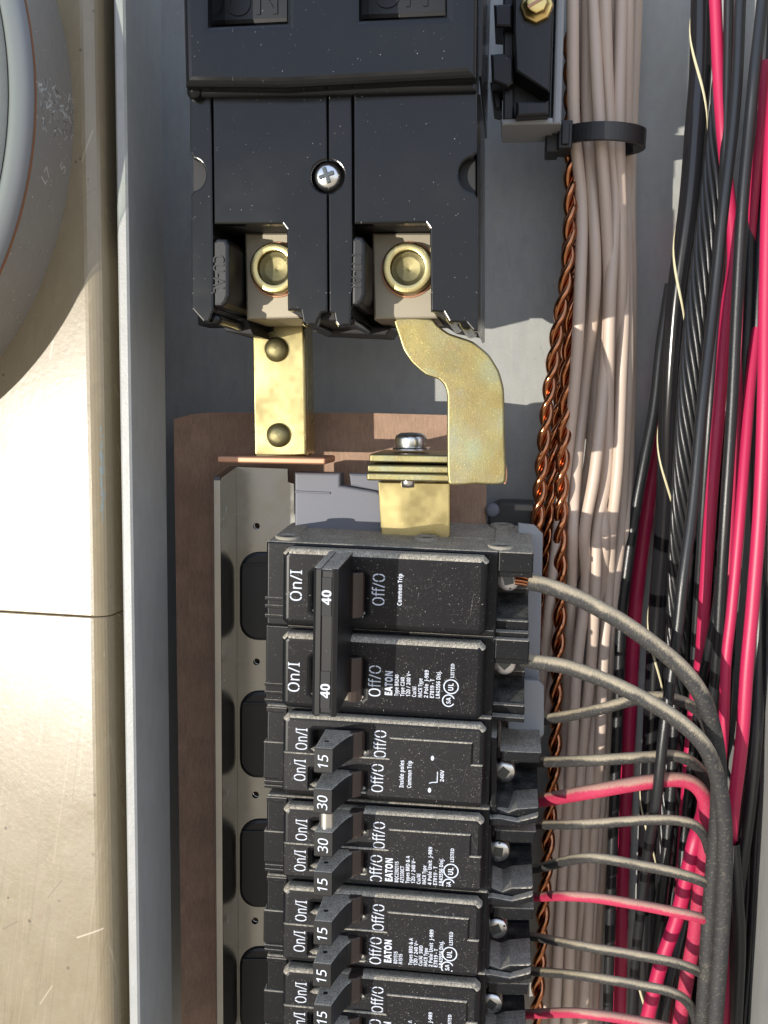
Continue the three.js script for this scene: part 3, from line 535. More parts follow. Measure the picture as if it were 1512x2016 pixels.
// a square-drive terminal screw that looks out of the breaker's end
function terminalScrew(parent, at, r, tint = M.steel) {
  const s = part(parent, 'terminal_screw', turned([[r, -3], [r, 0.1], [r - 0.35, 0.75], [r * 0.55, 1.15], [0, 1.3]], at, 'z', 28), tint);
  const sq = [box(-r * 0.4, r * 0.4, -r * 0.4, r * 0.4, -0.6, 1.32, 0.1)]; sq.push(box(-r * 0.86, r * 0.86, -r * 0.09, r * 0.09, -0.6, 1.0, 0.05));
  part(s, 'square_recess', sq.map((g) => { g.rotateZ(0.75 + at.y * 40); g.translate(at.x, at.y, at.z); return g; }), M.socket);
}
{
  const rz = -0.019, m = place(-40.2, rz, 0.05);
  const t = thing('double_pole_breaker', 'dusty black double pole breaker with a tie bar marked 40 and 40', 'circuit breaker', local(m, 40, -26, -54));
  const mats = [M.speck, M.dust];
  const body = [box(0, 69.6, -26.2, 0, -54, 0, 0.9), box(0, 69.6, -51.5, -26.4, -54, 0, 0.5)];
  part(t, 'body', dusted([inPlace(body, m)], 0.55), mats);
  // joints of the two halves of each pole
  const ribs = [];
  for (const y of [-17.2, -19.6, -22.6, -44.2, -46.8, -49.4]) ribs.push(box(-0.25, 7.5, y - 1.0, y, -20, 0.35, 0.2));
  for (const y of [-23.8, -25.6]) ribs.push(box(7, 69, y - 0.9, y, -3, 0.5, 0.2));
  part(t, 'seam_rib', dusted(inPlace(ribs, m), 0.5), mats);
  const ends = [];
  for (const y of [0, -26.4]) {
    ends.push(box(69.4, 79.6, y - 6.2, y, -54, -0.1, 0.5), box(69.4, 79.6, y - 7.6, y - 6.0, -54, -0.8, 0.3), box(69.4, 79, y - 24, y - 6, -54, -30, 0), box(69.4, 79.2, y - 25.0, y - 22, -54, -5.6, 0.4), box(69.4, 79.2, y - 26.2, y - 24.8, -54, -2.5, 0.2), box(69.4, 79.0, y - 15.6, y - 13.8, -54, -14.0, 0.3));
  }
  part(t, 'terminal_housing', dusted(inPlace(ends, m), 0.5), mats);
  for (const y of [0, -26.4]) {
    const f = new THREE.BufferGeometry(), q = [[69.6, -13.5, -34], [79.1, -13.5, -34], [79.1, -22.2, -7], [69.6, -22.2, -7]].map((v) => local(m, v[0], y + v[1], v[2]));
    const idx = [0, 2, 1, 0, 3, 2]; f.setAttribute('position', new THREE.Float32BufferAttribute(idx.flatMap((i) => q[i].toArray()), 3)); f.setAttribute('uv', new THREE.Float32BufferAttribute(new Array(12).fill(0), 2)); f.computeVertexNormals();
    part(t, 'terminal_ramp', metricUV(f), M.thinDust);
    terminalScrew(t, local(m, 72.6, y - 10.6, -11), 3.5, std({ color: lin(0.72, 0.70, 0.70), metalness: 0.7, roughness: 0.42 }));
  }
  // raised faces with the window for the switch
  const face1 = printed(60.6, 23.4, ({ fit, onOff }) => { onOff('On/I', 4.3, 11, 9.8); onOff('Off/O', 28.9, 10.9, 10); fit('Common Trip', 35.1, 10.6, 1.3, 9.6); });
  const face2 = printed(60.6, 23.4, ({ onOff, marks, maker, lines }) => {
    onOff('On/I', 3.9, 13.4, 9.6); onOff('Off/O', 28.4, 13, 10); maker(32.6, 13.4, 7.8);
    lines(['Type BR240', 'Type C240', '120 / 240 V~', 'Cu/Al', 'HACR Type', '2 Pole  J-989', 'E7819 - T', 'LR43556 Disj.'], 34.9, 17.2, 1.76, 1.2); marks(51, 13.3);
  });
  for (const [y, map, lab] of [[-0.9, face1, 'upper face printed On, Off and Common Trip'], [-26.6, face2, 'lower face printed with the type table']]) {
    const mat = phy({ map, roughness: 0.3, specularIntensity: 0.6 });
    part(t, 'face', plate(rect(6.2, 66.8, y - 23.4, y, 1.6), [rect(14, 32.6, y - 20.2, y - 5.4, 0.3)], 6, 6.5, 2.1, [6.2, 66.8, y - 23.4, y], m, 5), [mat, M.speck, M.dust], lab);
    part(t, 'switch', along(SWITCH.map(([x, z]) => [x - 3, z]), y - 19.6, y - 6).applyMatrix4(m), M.brownPlastic);
  }
  const tie = part(t, 'tie_bar', dusted(inPlace([along([[20.4, 3], [20.4, 27.6], [21.6, 28.4], [26, 28.4], [26.8, 27.6], [26.8, 3]], -42.6, -1.6, 0.6), along([[20.0, 3], [20.0, 27.9], [20.9, 29], [22.2, 29], [22.2, 3]], -43.2, -1.2, 0.5), along([[25.2, 3], [25.2, 28.6], [25.8, 29], [26.9, 28.4], [27.2, 3]], -43.2, -1.2, 0.4)], m), 0.6), [M.blackPlain, M.dust]);
  for (const y of [-9.2, -35.6]) {
    part(tie, 'number_window', box(22.3, 25.1, y - 5.4, y + 5.4, 27, 28.6, 0.1).applyMatrix4(m), M.blackDeep);
    part(tie, 'printed_number', lettering('40', 2.6, 0.06, 23.7, y - 0.2, 28.6, 1, { wide: 1.05, slant: 0 }).applyMatrix4(m), M.white);
  }
  // bosses and dished panels moulded into the top
  const bosses = [];
  for (const [x, z, r] of [[5.5, -5.5, 4], [5.5, -44, 3.6], [70, -44, 4], [70, -6, 4], [47, -14, 3.8]]) {
    const g = turned([[r, 0], [r, 0.9], [r - 0.5, 1.2], [r * 0.62, 1.2], [r * 0.58, 0.2]], new THREE.Vector3(x * MM, -0.0002, z * MM), 'y', 26); bosses.push(g);
  }
  bosses.push(box(3.6, 7.4, -0.2, 0.7, -42, -8, 0.2), box(68, 72, -0.2, 0.7, -42, -8, 0.2), box(44, 50, -0.2, 0.6, -26, -16, 0.3));
  part(t, 'top_boss', inPlace(bosses, m), M.dust);
  for (const [x, z, r] of [[5.5, -5.5, 2.5], [5.5, -44, 2.2], [70, -44, 2.5], [70, -6, 2.5], [47, -14, 2.3]]) part(t, 'rivet_hole', turned([[0, 0.55], [r, 0.55], [r, -0.4]], local(m, x, 0, z), 'y', 22), M.blackDeep);
  part(t, 'top_panel_frame', inPlace([box(22, 52, -0.2, 0.35, -34, -33, 0.1), box(22, 52, -0.2, 0.35, -28, -27.2, 0.1), box(22, 22.8, -0.2, 0.35, -33, -28, 0.1), box(51.2, 52, -0.2, 0.35, -33, -28, 0.1), box(54, 76, -0.2, 0.35, -20, -19.2, 0.1), box(54, 54.8, -0.2, 0.35, -19.2, -10, 0.1)], m), M.dust);
  part(t, 'rear_flange', [slab([[1020, 1030], [1052, 1034], [1069, 1052], [1062, 1340], [1020, 1340]], 44, 2.5, 0.3), slab([[1000, 1338], [1060, 1340], [1071, 1352], [1071, 1446], [1062, 1456], [1000, 1440]], 52, 3, 0.4)], M.greyMetal, 'flat grey flange behind the wire terminals');
}
// twin breakers: two switches on each
function twin(spec) {
  const { y, dx, dy, numbers, draw, name, label, rz = -0.01 } = spec, m = place(y, rz, 0);
  const t = spec.thing || thing(name, label, 'circuit breaker', local(m, 40, -13, -54), spec.group);
  const mats = [M.speck, M.dust], H = spec.h || 25.2;
  part(t, 'body', dusted(inPlace([box(0, 68.6, -H, 0, -54, 0, 0.8)], m), 0.5), mats);
  part(t, 'shoulder_step', dusted(inPlace([box(-0.7, 6.6, -H + 3.4, -11.4, -30, 0.7, 0.5), box(-0.3, 6.6, -H + 1.8, -H + 2.8, -20, 0.6, 0.2), box(-0.3, 6.6, -H + 0.5, -H + 1.4, -20, 0.6, 0.2), box(0.1, 6.6, -2.2, -0.6, -20, 0.6, 0.3)], m), 0.5), mats);
  const W = 60.8, fh = H - 1.6, map = printed(W, fh, draw), mat = phy({ map, roughness: 0.38, specularIntensity: 0.7 }), fr = [6.2, 6.2 + W, -1 - fh, -1];
  const X = (a) => 6.2 + a, Y = (b) => -1 - b;
  const wins = spec.hy.map((v, k) => rect(X(8), X(26.4), Y(Math.min(fh - 2.4, 6.6 - v)), Y(k ? Math.max(12.3, -v - 1.6) : 3.0), 0.3));
  part(t, 'face', plate(rect(X(0), X(W), Y(fh), Y(0), 1.6), wins, 5.2, 5.6, 1.7, fr, m, 4), [mat, M.speck, M.dust]);
  part(t, 'raised_label_plate', plate([[X(0.6), Y(11.4)], [X(32.4), Y(11.4)], [X(32.4), Y(5)], [X(57), Y(5)], [X(57), Y(11.6)], [X(W - 0.5), Y(11.6)], [X(W - 0.5), Y(fh - 1.6)], [X(0.6), Y(fh - 1.6)]].reverse(), [wins[1]], 5.9, 1.2, 0.35, fr, m, 2), [mat, M.speck, M.dust], 'slightly raised part of the face');
  part(t, 'lower_edge', dusted(inPlace([box(7, 66, -H + 0.2, -H + 1.0, -4, 3.2, 0.3), box(7.4, 65.4, -H + 1.2, -H + 1.9, -2, 4.4, 0.3)], m), 0.5), mats);
  numbers.forEach((n, k) => {
    const hy = spec.hy[k], h = part(t, 'switch', dusted(inPlace([along(HANDLE, hy - 7.4, hy, 0.4)], m), 0.5), [M.blackPlain, M.dust], `switch marked ${n}`);
    part(h, 'switch_barrel', along(SWITCH.map(([x, z]) => [x - 2.9, z]), hy - 7.6, hy + 0.4, 0.3).applyMatrix4(m), M.brownPlastic);
    part(h, 'printed_number', lettering(n, 2.9, 0.06, 21.7, hy - 3.9, 21.6, 1, { slant: 0.12, font: regular }).applyMatrix4(m), M.white);
    if (!(n === '30')) part(h, 'pin_hole', turned([[0, 0.03], [0.75, 0.03], [0.75, -0.3]], local(m, 21.6, hy, 15.5), 'y', 18), M.blackDeep);
  });
  // wire terminals at the right end; read off the photograph for the first twin and moved along for the others
  const S = (l) => l.map(([px, py, z]) => [px + dx, py + dy, z]);
  part(t, 'terminal_hood', dusted([slab(S([[985, 1478, 0], [1012, 1480, 0], [1066, 1482, 0], [1063, 1503, 0], [1012, 1502, 0], [985, 1498, 0]]).map(([a, b]) => [a, b]), 74, 40, 0.5)], 0.5), mats);
  part(t, 'terminal_wall', dusted([slab(S([[964, 1450, 0], [978, 1452, 0], [978, 1600, 0], [964, 1600, 0]]).map(([a, b]) => [a, b]), 76.5, 40, 0.6), slab(S([[975, 1502, 0], [1057, 1502, 0], [1059, 1560, 0], [975, 1560, 0]]).map(([a, b]) => [a, b]), 42, 16, 0.3)], 0.5), mats);
  part(t, 'terminal_ramp', [prism(S([[1005, 1520, 46], [1057, 1521, 46], [1061, 1592, 69], [1016, 1581, 66]]), 8), prism(S([[976, 1545, 56], [1005, 1520, 46], [1016, 1581, 66], [1001, 1600, 73], [977, 1590, 74]]), 8)], M.thinDust, 'dust covered ramp below the terminal screw');
  part(t, 'terminal_lip', dusted([slab(S([[964, 1594], [980, 1592], [1000, 1600], [1018, 1593], [1060, 1590], [1060, 1602], [1018, 1612], [978, 1606], [964, 1608]]).map(([a, b]) => [a, b]), 74.5, 16, 0.5), slab(S([[964, 1612], [980, 1611], [1018, 1618], [1060, 1606], [1060, 1620], [1018, 1630], [976, 1626], [964, 1626]]).map(([a, b]) => [a, b]), 77.5, 16, 0.5)], 0.4), mats);
  terminalScrew(t, P(992 + dx, 1518 + dy, 62), 3.6);
  return t;
}
const NAMES = { onA: ({ onOff }) => { onOff('On/I', 5.9, 7.4, 7); onOff('On/I', 5.7, 16.8, 7); } };
const quad = thing('quad_breaker', 'dusty black four switch breaker with a silver pin joining its two 30 switches', 'circuit breaker', P(780, 1600, 24));
twin({ thing: quad, rz: -0.013, hy: [-5, -17], y: -90.6, h: 26.6, dx: 0, dy: 0, numbers: ['15', '30'], draw: (d) => {
  NAMES.onA(d); d.onOff('Off/O', 29.7, 7.4, 8.8); d.onOff('Off/O', 29.2, 17.6, 9);
  d.fit('Inside poles', 36.4, 15.8, 1.3, 8.4); d.fit('Common Trip', 38.7, 15.8, 1.3, 8.4); d.fit('240V', 48.4, 15.6, 1.15, 3.6);
  const { g, S } = d; g.save(); g.scale(S, S); g.fillStyle = g.strokeStyle = '#c8d0de'; g.lineWidth = 0.28;
  for (const [x, y] of [[44.8, 20.2], [45.4, 10.4]]) { g.beginPath(); g.ellipse(x, y, 0.5, 0.75, 0, 0, 7); g.fill(); }
  g.beginPath(); g.moveTo(44.6, 18.1); g.lineTo(45.4, 17.8); g.lineTo(47, 17.6); g.lineTo(47, 14.4); g.stroke(); g.restore();
} });
twin({ thing: quad, rz: -0.006, hy: [-1.4, -13.2], y: -119, h: 25.0, dx: -11, dy: 156, numbers: ['30', '15'], draw: (d) => {
  NAMES.onA(d); d.onOff('Off/O', 29.6, 7.4, 8.8); d.onOff('Off/O', 29, 17.6, 9); d.maker(32.9, 17.6, 7.6);
  d.lines(['BQC2302115', 'A21330CT', 'Types BRD & A', '120 / 240 V~', 'Cu/Al', 'HACR Type', '4 Pole Unit  J-989', 'E7819 - T', 'LR43556 Disj.'], 35.2, 21.4, 1.66, 1.16); d.marks(51.4, 16.6);
} });
{
  const a = P(645, 1596, 96), b = P(642, 1632, 96);
  const g = new THREE.CylinderGeometry(0.0021, 0.0021, a.distanceTo(b) + 0.003, 26); g.translate((a.x + b.x) / 2, (a.y + b.y) / 2, a.z);
  part(quad, 'link_pin', g, M.steel, 'short silver pin joining the two 30 switches');
}
const twinPrint = (d) => {
  NAMES.onA(d); d.onOff('Off/O', 29.7, 7.4, 8.8); d.onOff('Off/O', 29.2, 17.6, 9); d.maker(33.0, 17.4, 7.6);
  d.lines(['BD1515', 'A1515', '', 'Types BRD & A', '120 / 240 V~', 'Cu/Al  SWD', 'HACR Type', '2 Pole Unit  J-989', 'E7819 - T', 'LR43556 Disj.'], 35.3, 21.2, 1.52, 1.12); d.marks(51.6, 16.6);
};
twin({ name: 'twin_breaker', label: 'dusty black twin breaker with two switches marked 15 right below the four switch breaker', group: 'twin 15 breakers', rz: -0.013, hy: [-2.2, -15], y: -144.6, h: 25.6, dx: -15, dy: 308, numbers: ['15', '15'], draw: twinPrint });
twin({ name: 'twin_breaker', label: 'lowest dusty black twin breaker, cut off by the bottom of the photo', group: 'twin 15 breakers', hy: [-1.4, -14.4], y: -171, h: 25.6, dx: -25, dy: 456, numbers: ['15', '15'], draw: twinPrint });
twin({ name: 'twin_breaker', label: 'twin breaker that goes on with the column just below the bottom edge of the photo', group: 'twin 15 breakers', hy: [-2.2, -15], y: -197, h: 25.6, dx: -36, dy: 612, numbers: ['15', '15'], draw: twinPrint });
// ---------------------------------------------------------------- wires
const at3 = (pts) => P(...pts[Math.floor(pts.length / 2)]);
function wire(name, label, category, group, pts, r, mat, dust = 0, base = null, seg = 0) {
  if (!dust) pts = pts.map(([x, y, z]) => [x + rr(-1.3, 1.3), y, z + rr(-0.4, 0.4)]);
  const path = pathOf(pts), g = dust ? dustyTube(path, r, base, dust) : tube(path, r, seg || 200, 18);
  const t = thing(name, label, category, at3(pts), group);
  return part(t, 'insulation', g, dust ? M.wireVertex : mat), t;
}
// tan neutral wires, tied into one bundle
const ORD = ['leftmost', 'second', 'third', 'fourth', 'fifth', 'sixth', 'seventh', 'rightmost'];
const YS = [-120, 0, 250, 400, 576, 752, 928, 1050, 1150, 1300, 1480, 1600, 1800, 2016, 2150];
const TAN = [
  { z: 40, x: [1126, 1127, 1131, 1144, 1141, 1133, 1112, 1099, 1088, 1070, 1050, 1040, 1026, 1012, 1004] },
  { z: 36, x: [1154, 1155, 1155, 1168, 1170, 1152, 1134, 1129, 1125, 1119, 1111, 1095, 1082, 1070, 1062] },
  { z: 40, x: [1168, 1170, 1180, 1192, 1199, 1190, 1172, 1152, 1153, 1137, 1126, 1118, 1103, 1090, 1082] },
  { z: 38, x: [1191, 1191, 1199, 1210, 1202, 1196, 1194, 1174, 1172, 1164, 1146, 1137, 1125, 1117, 1110] },
  { z: 33, x: [1206, 1206, 1214, 1222, 1222, 1212, 1180, 1191, 1186, 1175, 1166, 1154, 1144, 1132, 1124] },
  { z: 35, x: [1222, 1222, 1218, 1224, 1230, 1224, 1215, 1204, 1199, 1188, 1180, 1172, 1158, 1147, 1140] },
  { z: 29, x: [1237, 1237, 1233, 1234, 1236, 1236, 1228, 1222, 1212, 1203, 1196, 1182, 1167, 1156, 1148] },
  { z: 24, x: [1255, 1253, 1243, 1241, 1242, 1240, 1236, 1230, 1222, 1213, 1206, 1192, 1178, 1168, 1160] },
];
TAN.forEach(({ z, x }, k) => wire('tan_wire', `${ORD[k]} of the tan insulated wires where the bundle passes under the black cable tie`, 'wire', 'tan wires tied in one bundle',
  x.map((v, i) => [v, YS[i], z - 6 + (i > 4 ? -4 : 0) + (i > 7 ? -5 : 0) + (i > 8 ? -4 : 0) + 2.5 * Math.sin(i * 1.7 + k * 2.1)]), 1.95, M.wireTan));
[[0, 1, 13], [1, 2, 14], [3, 4, 13], [5, 6, 12], [2, 5, 9]].forEach(([a, b, z], k) => wire('tan_wire', `tan wire deep in the bundle, seen between the ${ORD[a]} and ${ORD[b]} wires`, 'wire', 'tan wires tied in one bundle',
  TAN[a].x.map((v, i) => [(v + TAN[b].x[i]) / 2 + 3 * Math.sin(i * 1.1 + k) - Math.max(0, YS[i] - 960) * 0.28, YS[i], z + 1.5 * Math.sin(i * 1.3 + k)]), 1.95, M.wireTan));
// bare copper, two strands laid together
function copper(label, pts, r, off, pitch) {
  const path = pathOf(pts), len = path.getLength() / MM, n = Math.round(len * 1.6), fr = path.computeFrenetFrames(n, false);
  const t = thing('copper_ground_wire', label, 'copper wire', at3(pts), 'bare copper ground wires');
  const start = rnd() * 6;
  for (let s = 0; s < 2; s++) {
    const v = [];
    for (let i = 0; i <= n; i++) {
      const a = start + i / n * len / pitch * Math.PI * 2 + s * Math.PI, q = path.getPointAt(i / n);
      q.addScaledVector(fr.normals[i], Math.cos(a) * off * MM).addScaledVector(fr.binormals[i], Math.sin(a) * off * MM); v.push(q);
    }
    part(t, 'strand', tube(new THREE.CatmullRomCurve3(v), r, Math.min(700, n * 3), 10), M.copper);
  }
}
copper('twisted copper wire that swings furthest left of the bundle and ends behind the top breaker', [[1122, 60, 26], [1124, 300, 30], [1118, 520, 34], [1096, 660, 34], [1078, 800, 34], [1064, 950, 34], [1056, 1080, 32], [1052, 1300, 24]], 1.25, 1.2, 17);
copper('twisted copper wire running down beside the leftmost tan wires', [[1136, 200, 24], [1132, 420, 28], [1124, 600, 30], [1116, 760, 30], [1108, 900, 31], [1104, 1050, 30], [1103, 1200, 28], [1096, 1330, 28], [1092, 1480, 26], [1076, 1700, 26], [1062, 1900, 26], [1050, 2100, 26]], 1.3, 1.25, 18);
copper('twisted copper wire between the two other copper wires at the left of the bundle', [[1126, 330, 22], [1116, 560, 26], [1104, 760, 26], [1088, 900, 28], [1078, 1040, 26], [1066, 1160, 20], [1046, 1300, 16], [1020, 1500, 14]], 1.2, 1.15, 16);
copper('thin twisted copper wire between the tan wires at the right of the bundle', [[1182, 0, 16], [1190, 300, 17], [1214, 520, 19], [1222, 700, 19], [1222, 860, 17], [1214, 1000, 12], [1203, 1120, 9], [1190, 1280, 8], [1178, 1450, 8], [1164, 1600, 8], [1140, 2100, 8]], 0.85, 0.8, 14);
// the cable tie: a flat band round the bundle and its square head
{
  const c = P(1185, 282, 33), t = thing('cable_tie', 'black plastic cable tie round the bundle of tan wires', 'cable tie', c);
  const a = 13.4, b = 11.5, out = [], inn = [];
  for (let i = 0; i < 60; i++) { const w = i / 60 * Math.PI * 2, k = 1 + 0.02 * Math.sin(3 * w); out.push(new THREE.Vector2(a * Math.cos(w) * k, -b * Math.sin(w)).multiplyScalar(MM)); inn.push(new THREE.Vector2((a - 1.3) * Math.cos(w) * k, -(b - 1.3) * Math.sin(w)).multiplyScalar(MM)); }
  const s = new THREE.Shape(out); s.holes.push(new THREE.Path(inn));
  const g = new THREE.ExtrudeGeometry(s, { depth: 0.0052, bevelEnabled: true, bevelSize: 0.0002, bevelThickness: 0.0002, bevelSegments: 2 });
  g.rotateX(-Math.PI / 2); g.rotateZ(-0.03); g.translate(c.x, c.y - 0.0016, c.z);
  part(t, 'band', g, M.tie);
  const h = P(1096, 276, 36);
  part(t, 'head', [box(h.x / MM - 3.6, h.x / MM + 0.6, h.y / MM - 4.4, h.y / MM + 4.2, 28, 39, 0.6), box(h.x / MM + 0.2, h.x / MM + 4.6, h.y / MM - 4.0, h.y / MM + 4.6, 30, 42, 0.5), box(h.x / MM + 1.2, h.x / MM + 3.6, h.y / MM - 3.0, h.y / MM + 3.6, 41, 43, 0.4)], M.tie);
}
// the heavy black and the red wires down the right side
const RIGHT = 'black wires down the right side of the panel', REDS = 'red wires down the right side of the panel';
const blk = (label, pts, r, mat = M.wireBlack) => wire('black_wire', label, 'wire', RIGHT, pts, r, mat);
const red = (label, pts, r) => wire('red_wire', label, 'wire', REDS, pts, r, M.wireRed);
function stripedCable() {
  const pts = [[1385, -140, 30], [1382, 0, 30], [1378, 150, 30], [1370, 250, 31], [1358, 400, 32], [1332, 600, 30], [1318, 800, 26], [1311, 1000, 18], [1296, 1200, 8], [1286, 1400, 5], [1274, 1700, 4.5], [1262, 2150, 4.5]];
  const path = pathOf(pts), t = thing('black_cable', 'thick glossy black cable with a thin pale stripe winding round it', 'cable', at3(pts));
  const n = 420, v = [], R = 3.45;
  part(t, 'insulation', tube(path, R, 300, 26), std({ color: lin(0.012, 0.012, 0.014), roughness: 0.18 }));
  for (let i = 0; i <= n; i++) { const q = path.getPointAt(i / n), a = Math.PI + (q.y / MM - 54) / 64.5 * Math.PI * 2; q.add(new THREE.Vector3(Math.cos(a), 0, Math.sin(a)).multiplyScalar((R - 0.22) * MM)); v.push(q); }
  part(t, 'pale_stripe', tube(new THREE.CatmullRomCurve3(v), 0.5, 900, 8), std({ color: lin(0.62, 0.56, 0.36), roughness: 0.5 }));
}
stripedCable();
{
  const pts = [[1428, 120, 34], [1416, 250, 36], [1398, 400, 40], [1372, 600, 42], [1354, 800, 42], [1342, 1000, 38], [1336, 1120, 32], [1330, 1300, 26], [1318, 1600, 24], [1300, 2100, 24]];
  const path = pathOf(pts), t = thing('stranded_cable', 'glossy black cable with its twisted strands showing through, right of the striped cable', 'cable', at3(pts));
  part(t, 'core', tube(path, 2.7, 200, 18), M.wireBlack);
  const n = 260, lays = [];
  for (let s = 0; s < 9; s++) { const v = []; for (let i = 0; i <= n; i++) { const a = s / 9 * Math.PI * 2 - i / n * Math.PI * 2 * 5.2, q = path.getPointAt(i / n); q.add(new THREE.Vector3(Math.cos(a), 0, Math.sin(a)).multiplyScalar(2.62 * MM)); v.push(q); } lays.push(v); }
  for (const v of lays) part(t, 'strand', tube(new THREE.CatmullRomCurve3(v), 0.98, 420, 8), M.wireBlack);
}
blk('black wire that crosses in front of the dusty branch wires, left of the red wires', [[1466, -140, 52], [1457, 0, 54], [1452, 150, 56], [1443, 250, 58], [1425, 400, 60], [1404, 600, 62], [1381, 800, 66], [1362, 1000, 70], [1344, 1150, 72], [1334, 1230, 72], [1322, 1320, 72], [1306, 1450, 73], [1290, 1590, 70], [1277, 1660, 62], [1262, 1780, 56], [1250, 1900, 50], [1240, 2100, 46]], 1.65);
blk('dark grey wire with a knurled sheen left of the lit red wires', [[1512, -140, 60], [1501, 0, 60], [1486, 150, 62], [1476, 250, 62], [1462, 400, 62], [1450, 600, 62], [1440, 800, 62], [1430, 1000, 62], [1419, 1180, 60], [1412, 1290, 58], [1400, 1400, 54], [1380, 1600, 48], [1330, 1800, 42], [1290, 2100, 40]], 1.7);
blk('thin shiny black wire tucked behind the first red wire', [[1437, -100, 44], [1432, 150, 44], [1424, 400, 46], [1414, 600, 48], [1399, 800, 50], [1386, 1000, 46], [1372, 1200, 40], [1360, 1400, 36], [1344, 1600, 34], [1320, 1800, 34], [1302, 2100, 34]], 1.5);
blk('black wire behind the knurled grey wire near the right edge', [[1484, 220, 48], [1480, 400, 50], [1474, 600, 52], [1466, 740, 52], [1456, 900, 48], [1446, 1100, 42], [1436, 1300, 40], [1420, 1600, 40], [1408, 2100, 40]], 1.5);
blk('black wire along the wall at the far right edge', [[1530, -100, 46], [1512, 300, 48], [1497, 480, 50], [1492, 640, 52], [1488, 800, 50], [1490, 1000, 52], [1494, 1150, 54], [1494, 1300, 56], [1488, 1450, 60], [1474, 1600, 62], [1460, 1700, 62], [1452, 1770, 60], [1448, 1900, 58], [1446, 2100, 56]], 2.0);
blk('black wire that leaves the upper grey wire and slips behind the lit red wire', [[1416, 1150, 58], [1410, 1210, 57], [1396, 1270, 55], [1384, 1330, 50], [1372, 1420, 44], [1352, 1600, 40], [1340, 1750, 40], [1330, 2100, 40]], 1.45);
blk('left one of two thin black wires against the pale right wall at the bottom', [[1512, 1360, 50], [1494, 1480, 52], [1478, 1640, 54], [1472, 1760, 54], [1464, 1880, 54], [1456, 2016, 54], [1448, 2160, 54]], 1.25);
blk('right one of two thin black wires against the pale right wall at the bottom', [[1530, 1300, 52], [1510, 1440, 54], [1490, 1640, 56], [1484, 1760, 56], [1476, 1880, 56], [1466, 2016, 56], [1458, 2160, 56]], 1.25);
blk('black wire that bends outward beside the thick dusty cables at the lower right', [[1444, 1660, 66], [1450, 1760, 66], [1456, 1850, 64], [1452, 1960, 62], [1444, 2100, 60]], 1.9);
blk('black wire between the two lower red wires', [[1370, 1700, 44], [1352, 1790, 46], [1330, 1880, 50], [1312, 1960, 52], [1298, 2060, 52]], 1.9);
blk('dim black wire behind the branch wires, left of the lower red wires', [[1330, 1380, 38], [1322, 1560, 38], [1304, 1760, 38], [1288, 1900, 38], [1270, 2100, 38]], 1.9);
let dk = 0;
for (const [x0, x1, x2, z, r] of [[1352, 1330, 1300, 5, 2.1], [1372, 1352, 1326, 6, 2.1], [1394, 1374, 1350, 5, 2.2], [1414, 1396, 1374, 7, 2.1], [1364, 1340, 1312, 10, 1.9], [1384, 1362, 1336, 11, 1.9], [1424, 1402, 1380, 14, 2]])
  wire('black_wire', `${['first', 'second', 'third', 'fourth', 'fifth', 'sixth', 'seventh'][dk++]} black wire in the dark at the back, right of the dark red wire`, 'wire', 'black wires in the dark at the back right', [[x0 + 14, 820, z], [x0, 1000, z], [x1 + 6, 1350, z], [x1 - 8, 1600, z], [x2, 2150, z]], r, M.wireBlack);
red('first red wire from the left at the top, slipping behind a black wire', [[1401, -140, 42], [1409, 0, 42], [1415, 150, 43], [1422, 250, 44], [1430, 340, 44], [1438, 420, 46], [1444, 520, 48], [1432, 600, 50], [1416, 800, 54], [1398, 1000, 54], [1386, 1200, 50], [1378, 1300, 46], [1366, 1400, 40], [1350, 1600, 36], [1320, 2100, 36]], 1.85);
red('red wire with glossy highlights at the far right edge', [[1532, 100, 62], [1520, 260, 64], [1513, 400, 66], [1508, 600, 68], [1503, 800, 70], [1497, 1000, 70], [1481, 1200, 70], [1471, 1310, 70], [1461, 1450, 69], [1444, 1600, 66], [1436, 1700, 60], [1432, 1800, 56], [1436, 1900, 56], [1432, 2016, 56], [1424, 2160, 56]], 1.95);
red('lit red wire left of the one at the right edge, from mid height down', [[1492, 640, 52], [1478, 740, 56], [1470, 860, 60], [1458, 1000, 64], [1442, 1200, 66], [1431, 1300, 66], [1424, 1450, 64], [1410, 1600, 58], [1396, 1800, 50], [1386, 2100, 48]], 1.6);
red('dim red wire behind the knurled grey wire at the upper right', [[1508, 120, 54], [1500, 250, 54], [1490, 340, 52], [1470, 560, 50], [1452, 800, 52], [1440, 1000, 50], [1430, 1200, 46], [1420, 1500, 44], [1400, 2100, 42]], 1.5);
blk('black wire close along the left of the dark red wire', [[1320, 560, 12], [1302, 680, 14], [1288, 800, 16], [1266, 920, 17], [1250, 1010, 17], [1226, 1200, 16], [1216, 1400, 14], [1204, 1700, 13], [1194, 2100, 13]], 1.9);
red('dark red wire in shade behind the glossy striped cable', [[1352, 420, 5], [1346, 540, 4], [1330, 680, 4], [1312, 800, 4], [1292, 900, 4], [1274, 1000, 3.6], [1250, 1200, 3.2], [1240, 1400, 3], [1226, 1700, 3], [1216, 2100, 3]], 2.6);
red('red wire bending down to the left behind the lowest dusty wires', [[1388, 1560, 56], [1384, 1600, 60], [1368, 1650, 64], [1352, 1720, 64], [1334, 1800, 63], [1300, 1900, 62], [1276, 2000, 60], [1250, 2120, 58]], 2.25);
